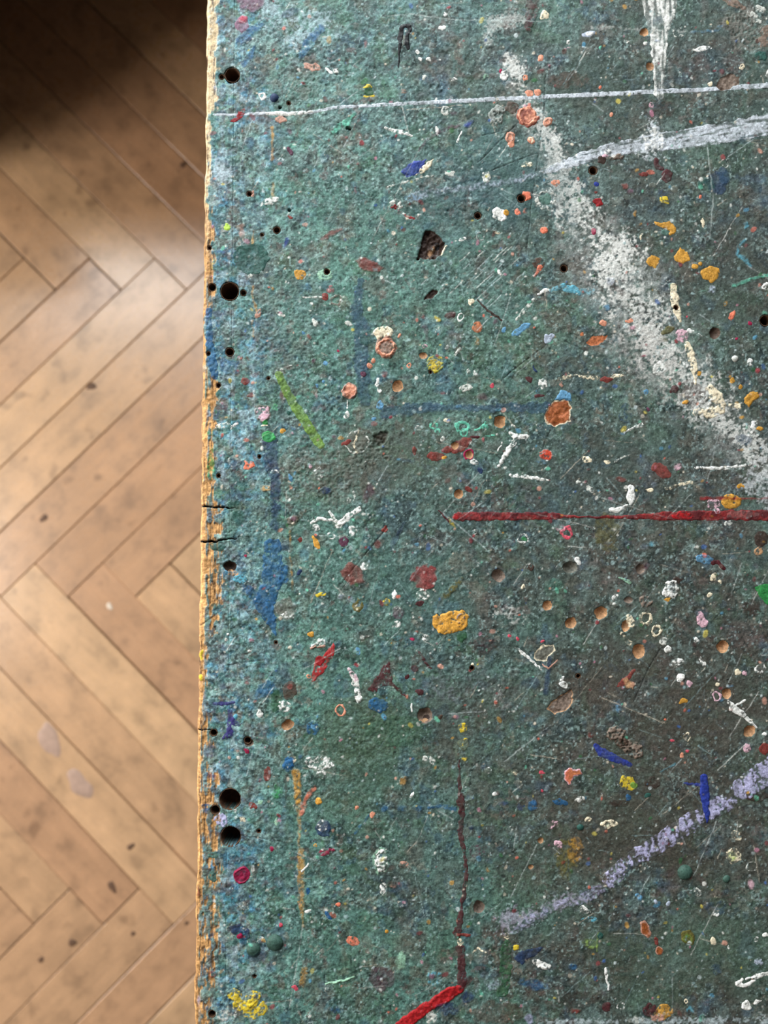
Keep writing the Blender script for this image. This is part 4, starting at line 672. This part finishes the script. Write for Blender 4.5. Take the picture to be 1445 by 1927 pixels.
Ln('yellow', (444, 1876, 12), (462, 1896, 14), (486, 1872, 10), brk=.25); S(425, 1910, 22, 15, 'offwhite', brk=.32, a=.8); S(663, 1771, 13, 8, 'coral', brk=.14, a=.85); Ln('seafoam', (612, 1852, 3), (642, 1846, 5), (666, 1838, 4), th=1.6); S(554, 1858, 6, 5, 'rose'); S(579, 1715, 7, 4, 'white', rot=-20); S(727, 1752, 3.5, 4, 'ochre'); S(614, 1860, 6, 8, 'offwhite', brk=.5); S(632, 1900, 14, 9, 'blue', a=.4, brk=.2)
# lower middle
Ln('maroon', (863, 1430, 3), (865, 1490, 8), (867, 1500, 14), (868, 1530, 13), (867, 1570, 9), (874, 1610, 6), (877, 1640, 8), (873, 1685, 9), (868, 1705, 6), (864, 1740, 12), (861, 1758, 17), a=.85, rough=.3, brk=.06); Ln('brick', (862, 1758, 8), (882, 1760, 7)); Ln('maroon', (866, 1786, 16), (868, 1810, 14), (868, 1850, 18), a=.85, brk=.08); S(866, 1773, 5, 6, 'cream', brk=.3)
Ln('scarlet', (862, 1862, 18), (848, 1868, 22), (822, 1884, 20), (800, 1897, 20), (785, 1908, 22), (755, 1932, 24), th=1.6, rough=.2, wrk=.4); Ln('maroon', (885, 1840, 14), (868, 1858, 16), a=.55)
Ln('blue', (806, 1520, 6), (830, 1518, 12), (856, 1522, 12), a=.7, brk=.2); S(788, 1521, 12, 7, 'blue', a=.5, brk=.25); S(947, 1513, 12, 6, 'navy', a=.7, brk=.2); S(978, 1517, 9, 10, 'navy', a=.6, brk=.2); S(1003, 1517, 11, 13, 'blue', a=.8, brk=.2); S(1055, 1510, 16, 6, 'blue', rot=8, a=.85, brk=.12); S(755, 1520, 12, 7, 'blue', a=.4, brk=.25); S(885, 1557, 6, 5, 'navy', a=.8); S(1019, 1454, 5, 5, 'rose'); S(1020, 1490, 4, 3.5, 'rose'); Pg('orange', (1061, 1452), (1070, 1446), (1090, 1448), (1094, 1458), (1080, 1462), (1076, 1476), (1070, 1478), (1062, 1466), th=1.2, c2='coral', rim='pink')
Dt(902, 1708, 11, 13, 'taupe'); Dt(1017, 1582, 6, col='tan'); Dt(999, 1632, 5, col='tan'); S(971, 1783, 6, 6.5, 'yellow', th=1); S(954, 1762, 6, 6, 'cream', brk=.4); Pg('navy', (967, 1802), (976, 1790), (1000, 1786), (1026, 1781), (1010, 1798), (994, 1804), (982, 1815), a=.9); S(1018, 1815, 18, 8, 'white', rot=20, brk=.14, th=1); S(1006, 1852, 36, 11, 'blue', a=.65, brk=.16, rot=10); S(1078, 1820, 10, 8, 'blue', a=.7, brk=.1); S(879, 1877, 14, 12, 'navy', a=.75, brk=.12); S(840, 1898, 26, 14, 'navy', a=.6, brk=.15); S(754, 1810, 12, 20, 'seafoam', rot=15, brk=.26, a=.7); S(816, 1842, 18, 14, 'cyan', brk=.46, a=.8); S(811, 1838, 9, 6, 'mauve', a=.7); S(812, 1914, 11, 16, 'offwhite', brk=.25); S(1050, 1590, 9, 6, 'pink', rot=25, brk=.06); S(760, 1627, 10, 8, 'peach', brk=.4); S(740, 1668, 9, 6, 'peach', brk=.25, a=.7); S(758, 1702, 10, 8, 'offwhite', brk=.6); S(927, 1850, 18, 15, 'lavender', a=.4, brk=.4); S(905, 1868, 5, 7, 'mint', a=.7, brk=.3); S(1083, 1903, 10, 6, 'brick', a=.8, brk=.15); S(995, 1918, 9, 13, 'lilac', a=.6, brk=.15); S(855, 1672, 16, 18, 'offwhite', brk=.68); S(965, 1565, 14, 10, 'offwhite', brk=.65); S(1040, 1553, 13, 9, 'pink', brk=.48); S(903, 1800, 20, 16, 'grey', a=.4, brk=.2); Ln('cream', (889, 1790, 3), (900, 1784, 4), (915, 1792, 3), brk=.2)
S(932, 1495, 5, 4, 'white'); S(936, 1493, 6, 8, 'maroon', brk=.2, a=.8); S(967, 1452, 6, 6, 'cream', brk=.35); S(974, 1476, 8, 9, 'cream', brk=.6); S(918, 1450, 8, 6, 'white', brk=.5); S(760, 1470, 9, 12, 'ochre', a=.4, brk=.3); S(775, 1495, 3, 6, 'white', rot=25); S(918, 1638, 4, 6, 'ochre', a=.7); S(900, 1600, 18, 14, 'plum', brk=.45, a=.6)
# lower right: lilac brush stroke
Ln('lilac', (1460, 1446, 52), (1426, 1466, 50), (1398, 1484, 42), brk=.2, th=.5, a=.95, comb=.75); Ln('lilac', (1370, 1510, 32), (1350, 1518, 38), (1325, 1532, 28), (1296, 1550, 38), (1252, 1580, 36), (1210, 1606, 36), (1175, 1626, 28), (1150, 1655, 32), brk=.22, th=.5, a=.95, comb=1.0); Ln('lilac', (1128, 1672, 24), (1096, 1690, 26), (1050, 1702, 18), (1000, 1730, 26), (970, 1752, 16), brk=.42, dry=.4, a=.6)
Ln('cobalt', (1325, 1464, 15), (1326, 1490, 17), (1328, 1518, 13), (1331, 1546, 5), th=1.2, rough=.15); Ln('cobalt', (1288, 1474, 4), (1322, 1477, 7), a=.9); S(1181, 1473, 17, 12, 'yellow', brk=.26, rot=20); S(1194, 1478, 7, 6, 'moss', brk=.15); S(1146, 1550, 18, 8, 'cream', rot=-8, brk=.12, th=1.1); S(1142, 1551, 10, 4, 'seafoam', rot=-8, brk=.3, a=.6); Ln('cyan', (1242, 1452, 5), (1270, 1438, 6), a=.6); S(1181, 1502, 5, 6, 'blue', a=.9); S(1218, 1496, 5, 5, 'bottle'); S(1380, 1612, 13, 16, 'cream', brk=.3); S(1378, 1612, 9, 12, 'lime', brk=.5, a=.6); S(1386, 1572, 12, 11, 'cream', brk=.44); S(1388, 1550, 12, 8, 'offwhite', brk=.6); Dm(1289, 1642, 14); Dm(1367, 1654, 7); Dm(516, 184, 8, 'navy'); Dm(1092, 1557, 6, 'bottle')
S(1214, 1747, 10, 16, 'rust', rot=-18, rim='peach', th=.8); S(1234, 1770, 5, 8, 'brick', rot=-20, brk=.15); S(1240, 1788, 8, 9, 'rust', rim='peach'); S(1295, 1764, 13, 13, 'olive', brk=.12); S(1294, 1766, 10, 10, 'moss', brk=.4, a=.6); S(1348, 1708, 24, 15, 'slate', a=.45, brk=.3, th=1.5); S(1346, 1720, 6, 5, 'white', brk=.3); S(1312, 1678, 7, 8, 'offwhite', brk=.25); S(1412, 1665, 8, 9, 'pink', brk=.2, a=.7); R(1415, 1631, 9, 3, 'offwhite', brk=.4); S(1233, 1699, 4, 5, 'lavender'); S(1259, 1701, 4, 6, 'lavender'); S(1202, 1688, 5, 6, 'sky', brk=.3)
Ln('white', (1140, 1824, 5), (1142, 1842, 6), (1145, 1862, 3), brk=.15); Ln('white', (1389, 1852, 8), (1400, 1856, 8), (1418, 1846, 5)); Ln('white', (1388, 1850, 9), (1396, 1842, 5)); Ln('white', (1404, 1842, 5), (1418, 1838, 5)); Ln('white', (1420, 1838, 7), (1445, 1832, 9), rough=.3); S(1405, 1893, 9, 9, 'white', th=1); S(1426, 1886, 9, 4, 'white', rot=-35); S(1440, 1760, 6, 5, 'white'); S(1424, 1768, 4, 7, 'white', rot=20, brk=.1); S(1427, 1810, 8, 7, 'lavender', brk=.3); S(1371, 1783, 3, 4, 'white'); Ln('lime', (1126, 1754, 6), (1123, 1790, 6), a=.45); S(1112, 1775, 16, 12, 'lime', a=.3, brk=.45); S(1249, 1905, 17, 15, 'ochre', a=.85, brk=.08); S(1223, 1903, 14, 14, 'maroon', a=.9, brk=.2); S(1236, 1915, 14, 9, 'peach', brk=.35); S(1141, 1895, 8, 9, 'maroon', a=.9); S(1087, 1903, 8, 7, 'brick', a=.8); R(1168, 1893, 6, 3.5, 'white', brk=.3); S(1343, 1771, 5, 8, 'cream', rot=-15, brk=.06); R(1291, 1884, 4, 3, 'cream'); S(1298, 1900, 14, 8, 'cyan', brk=.42, a=.8); S(1322, 1918, 8, 8, 'mint', a=.6, brk=.2); S(1100, 1713, 13, 6, 'white', rot=20, brk=.35); S(1108, 1731, 17, 5, 'cyan', brk=.42); S(1350, 1822, 10, 14, 'slate', a=.6, brk=.1); S(1108, 1542, 7, 6, 'cream', brk=.3); S(1092, 1504, 10, 5, 'white', brk=.35); S(1200, 1920, 18, 9, 'offwhite', brk=.45, a=.7); S(1130, 1760, 6, 6, 'bottle')

# ------------------------------------------------------------------ materials of the bench
def paint_material():
    m, nt, p = new_mat('layered_dried_paint')
    at = node(nt, 'ShaderNodeAttribute', attribute_name='Col')
    tc = node(nt, 'ShaderNodeTexCoord')
    n1 = node(nt, 'ShaderNodeTexNoise', i_Scale=1500.0, i_Detail=2.0); nt.links.new(tc.outputs['Object'], n1.inputs['Vector'])
    n2 = node(nt, 'ShaderNodeTexNoise', i_Scale=620.0, i_Detail=3.0, i_Roughness=0.65); nt.links.new(tc.outputs['Object'], n2.inputs['Vector'])
    c = mix(nt, 'MULTIPLY', 1.0, at.outputs['Color'], ramp(nt, n1.outputs[0], [(0.30, 0.72), (0.52, 1.0), (0.72, 1.30)]))
    c = mix(nt, 'MULTIPLY', 1.0, c, ramp(nt, n2.outputs[0], [(0.30, 0.80), (0.70, 1.20)]))
    nt.links.new(c, p.inputs['Base Color'])
    nt.links.new(ramp(nt, n2.outputs[0], [(0.3, 0.40), (0.7, 0.66)]), p.inputs['Roughness'])
    p.inputs['Specular IOR Level'].default_value = 0.22
    b = node(nt, 'ShaderNodeBump', i_Strength=0.9, i_Distance=0.00026)
    nt.links.new(n2.outputs[0], b.inputs['Height']); nt.links.new(b.outputs[0], p.inputs['Normal'])
    return m
M_PAINT = paint_material()
M_HOLE = plain_material('dark_drilled_wood', (84, 58, 38), 0.9, 800, 0.3)
M_LEG = plain_material('bench_leg_wood', (120, 92, 64), 0.6, 30, 0.2)

# ------------------------------------------------------------------ dig holes, dents and chips into the board
BR = fbm(4.4, 3, 509, gain=.65); BR2 = fbm(9.0, 3, 523)
def bbox(m):
    if m['t'] in 'LP':
        w = max((p[2] for p in m['p']), default=0) / 2 if m['t'] == 'L' else 0
        us = [p[0] for p in m['p']]; vs_ = [p[1] for p in m['p']]; e = w + 7
        return min(us) - e, max(us) + e, min(vs_) - e, max(vs_) + e
    r = m['r'] + m['w'] if m['t'] == 'R' else max(m['rx'], m['ry'])
    r = r * 1.3 + 6
    return m['u'] - r, m['u'] + r, m['v'] - r, m['v'] + r
def film(m):                                      # thin, see-through layers of paint
    return m['t'] in 'SLP' and (m.get('a', 1) < .72 or m.get('dry'))
PALE = ('white', 'cream', 'offwhite', 'pink', 'silver', 'taupe')
def film_alpha(m, w):
    b = m.get('brk', 0); al = 1.0
    if m['col'] in PALE and m['t'] in 'SLR' and not film(m): b = b * 1.08 + .10
    if b:
        x = BR[w] * .75 + .35 * BR2[w] + .22 * N3[w] + .74 - 1.85 * b
        al = .12 + .88 * sst(-.30, .40, x) if film(m) else .06 + .94 * sst(-.14, .20, x)
    if m.get('comb'):                              # brush skipped across the grain: short ribs across the stroke
        p = m['p']; dx, dy = p[-1][0] - p[0][0], p[-1][1] - p[0][1]; l = math.hypot(dx, dy); dx /= l; dy /= l
        a = Ug[w] * dx + Vg[w] * dy; c = Vg[w] * dx - Ug[w] * dy
        st = vnoise((a + .25 * c) / 5.5 + 3, c / 26 + 1, 613) + .5 * N6[w]
        d, hw, _ = polyline_d(p, Ug[w], Vg[w])
        al = al * (.04 + .96 * sst(-.25, .1, st + .95 - m['comb'] * (.35 + .8 * np.clip(d / (hw + 1e-3), 0, 1))))
    if m.get('dry'):
        p = m['p']; dx, dy = p[-1][0] - p[0][0], p[-1][1] - p[0][1]; l = math.hypot(dx, dy); dx /= l; dy /= l
        a = Ug[w] * dx + Vg[w] * dy; c = Vg[w] * dx - Ug[w] * dy
        st = vnoise(a / 46 + 7, c / 3.4 + 3, 601) + .6 * vnoise(a / 20, c / 2.2, 607) + .35 * N6[w]
        d, hw, _ = polyline_d(p, Ug[w], Vg[w])
        al = al * (.15 + .85 * sst(-.45, .35, st + 1.0 - m['dry'] * 1.1 - .55 * np.clip(d / (hw + 1e-3), 0, 1)))
    return al
def sdf(m, w):
    """signed size inside (+) / outside (-) of a mark, in measured units"""
    t = m['t']; wp = m.get('warp', .25 if t in 'DM' else 1.0)
    U = Ug[w] + WARP_U[w] * wp; V = Vg[w] + WARP_V[w] * wp
    rough = m.get('rough', .25)
    if t == 'L':
        p = m['p']; d, hw, tt = polyline_d(p, Ug[w] + WARP_U[w] * wp * .6, Vg[w] + WARP_V[w] * wp * .6)
        sd = hw - d + rough * N6[w] * np.minimum(hw, 6)
        if m.get('dry') and not film(m):
            dx, dy = p[-1][0] - p[0][0], p[-1][1] - p[0][1]; l = math.hypot(dx, dy); dx /= l; dy /= l
            a = Ug[w] * dx + Vg[w] * dy; b = Vg[w] * dx - Ug[w] * dy
            st = vnoise(a / 42 + 7, b / 2.6 + 3, 601) + .6 * vnoise(a / 18, b / 1.6, 607) + .5 * N6[w]
            sd = np.minimum(sd, (st + .95 - m['dry']) * 4)
    elif t == 'P':
        P = m['p']; ins = np.zeros(U.shape, bool); dm = np.full(U.shape, 1e9, np.float32)
        for (ax, ay), (bx, by) in zip(P, P[1:] + P[:1]):
            dx, dy = bx - ax, by - ay
            tt = np.clip(((U - ax) * dx + (V - ay) * dy) / (dx * dx + dy * dy + 1e-9), 0, 1)
            dm = np.minimum(dm, np.hypot(U - ax - tt * dx, V - ay - tt * dy))
            if dy: ins ^= ((ay > V) != (by > V)) & (U < dx * (V - ay) / dy + ax)
        sd = np.where(ins, dm, -dm) + rough * 3 * N6[w]
    else:
        x0, y0 = U - m['u'], V - m['v']
        if t == 'R':
            sd = m['w'] / 2 - np.abs(np.hypot(x0, y0) + .8 * N14[w] - m['r']) + .5 * N6[w]
        else:
            c, s = math.cos(m['rot']), math.sin(m['rot'])
            x, y = x0 * c + y0 * s, y0 * c - x0 * s
            mn = min(m['rx'], m['ry']); k = 0.0 if t in 'M' else rough * (.45 if mn < 7 else .8)
            q = np.sqrt((x / m['rx']) ** 2 + (y / m['ry']) ** 2)
            sd = (1 - q) * mn + k * mn * (.7 * N14[w] + .35 * N6[w])
    b = m.get('brk', 0)
    return sd.astype(np.float32)

for (u, v, r, dep, _) in HOLES:
    w = window(u - r - 4, u + r + 4, v - r - 4, v + r + 4)
    q = np.hypot(Ug[w] - u, Vg[w] - v) + .04 * r * N14[w]
    H[w] -= (PX * (dep + 4) * sst(r + .9, r - .3, q)).astype(np.float32)
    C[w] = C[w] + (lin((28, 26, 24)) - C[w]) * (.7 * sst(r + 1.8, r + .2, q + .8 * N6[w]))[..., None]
for m in MK:
    if m['t'] == 'D' or m.get('dig'):
        w = window(*bbox(m)); sd = sdf(m, w)
        if m['t'] == 'D':
            mn = min(m['rx'], m['ry']); q = np.clip(sd / mn, 0, 1)
            H[w] -= (PX * mn * m.get('dep', .80) * np.sqrt(np.clip(1 - (1 - q) ** 2, 0, 1))).astype(np.float32)
        else:
            H[w] -= (PX * m['dig'] * sst(-.5, 1.6, sd) * (1 + .5 * N6[w])).astype(np.float32)

# ------------------------------------------------------------------ meshes
SC, TC = S_MAX / 2, (T_LO + T_HI) / 2
THICK = 0.036
def quad_mesh(name, X, Y, Z, col, keep=None):
    nt_, ns_ = X.shape
    idx = np.arange(nt_ * ns_).reshape(nt_, ns_)
    q = np.stack([idx[:-1, :-1], idx[:-1, 1:], idx[1:, 1:], idx[1:, :-1]], -1)
    q = q[keep] if keep is not None else q.reshape(-1, 4)
    if keep is not None:
        used = np.zeros(nt_ * ns_, bool); used[q.ravel()] = True
        remap = np.cumsum(used) - 1; q = remap[q]
    else: used = slice(None)
    co = np.stack([X.ravel()[used], Y.ravel()[used], Z.ravel()[used]], -1).astype(np.float32)
    cc = np.ones((len(co), 4), np.float32); cc[:, :3] = np.clip(col.reshape(-1, 3)[used], 0.002, .95)
    me = bpy.data.meshes.new(name)
    me.vertices.add(len(co)); me.vertices.foreach_set('co', co.ravel())
    nq = len(q)
    me.loops.add(nq * 4); me.loops.foreach_set('vertex_index', q.ravel().astype(np.int32))
    me.polygons.add(nq); me.polygons.foreach_set('loop_start', np.arange(0, nq * 4, 4, dtype=np.int32))
    me.polygons.foreach_set('loop_total', np.full(nq, 4, np.int32)) if bpy.app.version < (4, 1) else None
    me.update(calc_edges=True)
    a = me.color_attributes.new('Col', 'FLOAT_COLOR', 'POINT'); a.data.foreach_set('color', cc.ravel())
    me.shade_smooth()
    me.materials.append(M_PAINT)
    return me
def pad(a, mode):
    return np.pad(a, 1, mode='edge') if mode is None else np.pad(a, 1, mode='constant', constant_values=mode)

bench = bpy.data.objects.new('workbench', None); COL.objects.link(bench)
bench.location = (EB[0] + SC * EX[0] + TC * EY[0], EB[1] + SC * EX[1] + TC * EY[1], 0)
bench.rotation_euler = (0, 0, BENCH_ANG)
tag(bench, 'old workbench with a paint-spattered teal top and worn bare-wood edge', 'workbench')
wob = (PX * (1.6 * fbm(40, 2, 541) + 1.1 * N14) * np.exp(-Dg / 7)).astype(np.float64)
Xl, Yl, Zl = Sg - SC + wob, Tg - TC, TABLE_H + H
def slab(name, i0, i1):
    X, Y, Z = (a[:, i0:i1] for a in (Xl, Yl, Zl))
    col = np.stack([pad(C[:, i0:i1, k], None) for k in range(3)], -1)
    me = quad_mesh(name, pad(X, None), pad(Y, None), pad(Z, TABLE_H - THICK), col)
    o = link(name, me, bench)
    return o
strip = slab('edge_strip', 0, iJ + 1); strip['label'] = 'bare worn wood edge with paint remnants'
top = slab('tabletop', iJ, NS)

# hole linings
def hole_mesh(u, v, r, dep, col):
    s0, t0 = to_st(*to_plane(u, v)); w = window(u - r - 5, u + r + 5, v - r - 5, v + r + 5)
    dd = np.hypot(Ug[w] - u, Vg[w] - v); rim = (dd > r + 2) & (dd < r + 5)
    zt = TABLE_H + float(np.median(H[w][rim])) if rim.any() else TABLE_H
    n = 28 if r > 10 else 16
    rings = [(r + 1.2, -1.2), (r + .4, .05), (r - .2, -.6), (r * .97, -dep * .5), (r * .9, -dep * .95), (r * .45, -dep * 1.0)]
    vs_, fs = [], []
    rr = np.random.RandomState(int(u * 7 + v)).rand(n) * .08 + .96
    for q, z in rings:
        for k in range(n):
            a = 2 * math.pi * k / n
            vs_.append((s0 - SC + PX * q * rr[k] * math.cos(a), t0 - TC + PX * q * rr[k] * math.sin(a), zt + PX * z))
    for i in range(len(rings) - 1):
        for k in range(n):
            k2 = (k + 1) % n
            fs.append((i * n + k, (i + 1) * n + k, (i + 1) * n + k2, i * n + k2))
    fs.append(tuple((len(rings) - 1) * n + k for k in range(n - 1, -1, -1)))
    me = bpy.data.meshes.new('drill_hole'); me.from_pydata(vs_, [], fs); me.flip_normals(); me.shade_smooth()
    me.update()
    return me
for h in HOLES:
    if h[2] < 2.5: continue
    o = link('drill_hole' if h[2] > 4 else 'nail_hole', hole_mesh(*h), top, M_HOLE)

# paint marks
TH = H.copy(); TCOL = C.copy()
def mark_name(m):
    if m['nm'] != 'paint_spot': return m['nm']
    if m.get('a', 1) < .6: return 'paint_stain'
    if max(m['rx'], m['ry']) <= 6.5: return 'paint_fleck'
    if m.get('brk', 0) >= .25: return 'paint_splatter'
    return 'paint_spot'
NAMEW = {'paint_spot': 'spot of dried paint', 'paint_stain': 'faint paint stain', 'paint_fleck': 'small paint fleck', 'paint_splatter': 'broken crusty paint splatter', 'paint_ring': 'ring of dried paint',
         'paint_streak': 'streak of dried paint', 'paint_patch': 'flat patch of dried paint', 'paint_drop': 'raised smooth paint drop', 'dent': 'round dent in the wood', 'bare_chip': 'chip showing bare board',
         'gouge': 'rough splintered gouge', 'saw_cut': 'narrow saw cut in the edge'}
NMARK = 0
for m in MK:
    w = window(*bbox(m)); sd = sdf(m, w)
    if sd.size == 0 or sd.max() <= 0.25: continue
    t = m['t']; th = .14 if film(m) else m.get('th', .55)
    if t == 'D': th = .25
    if t == 'M':
        mn = m['rx']; q = np.clip(sd / mn, -.3, 1)
        off = np.where(q > 0, mn * .55 * np.sqrt(np.clip(1 - (1 - q) ** 2, 0, 1)), sd)
        Z = (H[w] * .35 + np.median(H[w]) * .65) + PX * off
        Z = np.where(sd > 0, np.maximum(Z, TH[w] + PX * .1), TH[w] + PX * np.clip(sd, -2, 0))
    else:
        AL = film_alpha(m, w) if t in 'SLPR' else 1.0
        body = th * (1 + m.get('wrk', .12) * N6[w]) * (.15 + .85 * AL)
        off = np.where(sd > 0, body * sst(0, 1.6, sd) + .12 * np.clip(sd, 0, 1), np.maximum(.5 * sd, -1.0))
        Z = TH[w] + PX * off
    base = lin(PAL[m['col']]) * (1 + .10 * N6[w] + .08 * N14[w] + .07 * N3[w])[..., None]
    if m.get('c2'): base = base + (lin(PAL[m['c2']]) - base) * (.8 * sst(-.05, .45, N14[w] + .5 * N6[w]))[..., None]
    if m.get('rim'): base = base + (lin(PAL[m['rim']]) - base) * (.85 * sst(2.6, 1.2, sd + .6 * N6[w]))[..., None]
    if t == 'D':
        base = base * (1 + .18 * N6[w])[..., None]
    a = m.get('a', 1.0) ** .72 * np.clip(1 + .22 * N14[w] + .12 * N6[w] - .1, 0, 1) if m.get('a', 1) < 1 else np.ones_like(sd)
    a = a * (1 if m.get('a', 1) > .8 else sst(-.4, 4.5, sd))
    if t in 'SLPR': a = a * AL
    col = TCOL[w] + (base - TCOL[w]) * a[..., None]
    if t not in 'DM': col = col + (FLC[w] - col) * (FL[w] * (.22 if a.mean() > .8 else .5))[..., None]
    ins = sd > 0
    keep = ins[:-1, :-1] | ins[1:, :-1] | ins[:-1, 1:] | ins[1:, 1:]
    if keep.sum() < 3: continue
    nm = mark_name(m)
    o = link(nm, quad_mesh(nm, Xl[w], Yl[w], TABLE_H + Z, col, keep), top)
    o['label'] = WORDS.get(m['col'], m['col']) + ' ' + NAMEW[nm] if nm not in ('gouge', 'saw_cut', 'dent', 'bare_chip') else NAMEW[nm]
    TH[w] = np.where(ins, np.maximum(TH[w], Z), TH[w]); TCOL[w] = np.where(ins[..., None], col, TCOL[w])
    NMARK += 1
print('marks', NMARK, 'grid', NS, NT, 'tris', sum(len(o.data.polygons) * 2 for o in bpy.data.objects if o.type == 'MESH'))

# ------------------------------------------------------------------ legs and rails under the top
LX, LYY = S_MAX / 2 - 0.09, (T_HI - T_LO) / 2 - 0.09
for sx in (-1, 1):
    for sy in (-1, 1):
        me = box_mesh('leg', -.032, .032, -.032, .032, 0.0, TABLE_H - THICK + .0005, .003)
        o = link('leg', me, bench, M_LEG); o.location = (sx * LX, sy * LYY, 0)
for sx in (-1, 1):
    link('rail', box_mesh('rail', sx * LX - .012, sx * LX + .012, -LYY + .032, LYY - .032, TABLE_H - THICK - .10, TABLE_H - THICK + .0005, .002), bench, M_LEG)
for sy in (-1, 1):
    link('rail', box_mesh('rail', -LX + .032, LX - .032, sy * LYY - .012, sy * LYY + .012, TABLE_H - THICK - .10, TABLE_H - THICK + .0005, .002), bench, M_LEG)

# ------------------------------------------------------------------ stains on the parquet
def blot(name, u, v, rx, ry, rot, mat, label, seed):
    x, y = to_plane(u, v, 0.0); k = CAM_H / F_PX
    rr = np.random.RandomState(seed); ph = rr.rand(4) * 6.28
    n = 28; vs_ = []
    for ring, (sc, z) in enumerate(((1.0, -.0003), (.93, .0002), (.5, .0003))):
        for i in range(n):
            a = 2 * math.pi * i / n
            q = sc * (1 + .13 * math.sin(2 * a + ph[0]) + .10 * math.sin(3 * a + ph[1]) + .06 * math.sin(5 * a + ph[2]))
            px_, py_ = rx * q * math.cos(a), ry * q * math.sin(a)
            c, s = math.cos(rot), math.sin(rot)
            vs_.append((k * (px_ * c - py_ * s), k * (px_ * s + py_ * c), z))
    fs = [(i + r * n, (i + 1) % n + r * n, (i + 1) % n + (r + 1) * n, i + (r + 1) * n) for r in (0, 1) for i in range(n)]
    fs.append(tuple(2 * n + i for i in range(n)))
    me = bpy.data.meshes.new(name); me.from_pydata(vs_, [], fs); me.update(); me.shade_smooth()
    o = link(name, me, floor, mat); o.location = (x, y, 0.0); o['label'] = label
M_LILAC = plain_material('dried_lilac_paint', (178, 148, 130), .6, 120, .12)
M_DIRT = plain_material('dark_floor_stain', (104, 76, 56), .7, 90, .2)
M_WHITE = plain_material('white_paint_drip', (222, 206, 186), .6, 90, .1)
blot('paint_stain', 93, 1392, 17, 33, .25, M_LILAC, 'greyish lilac paint stain on the parquet', 1)
blot('paint_stain', 150, 1476, 30, 17, -.7, M_LILAC, 'greyish lilac paint stain on the parquet', 2)
blot('paint_drip', 206, 1141, 5, 7, .3, M_WHITE, 'small white paint drip', 3)
for i, (u, v, rx, ry) in enumerate(((211, 1669, 7, 11), (77, 1806, 5, 5), (82, 975, 8, 6), (246, 1593, 9, 4), (172, 727, 9, 7), (344, 310, 8, 5), (250, 1757, 4, 4), (351, 1737, 4, 4), (136, 1774, 8, 6))):
    blot('dark_stain', u, v, rx, ry, .6, M_DIRT, 'small dark stain in the parquet', 10 + i)
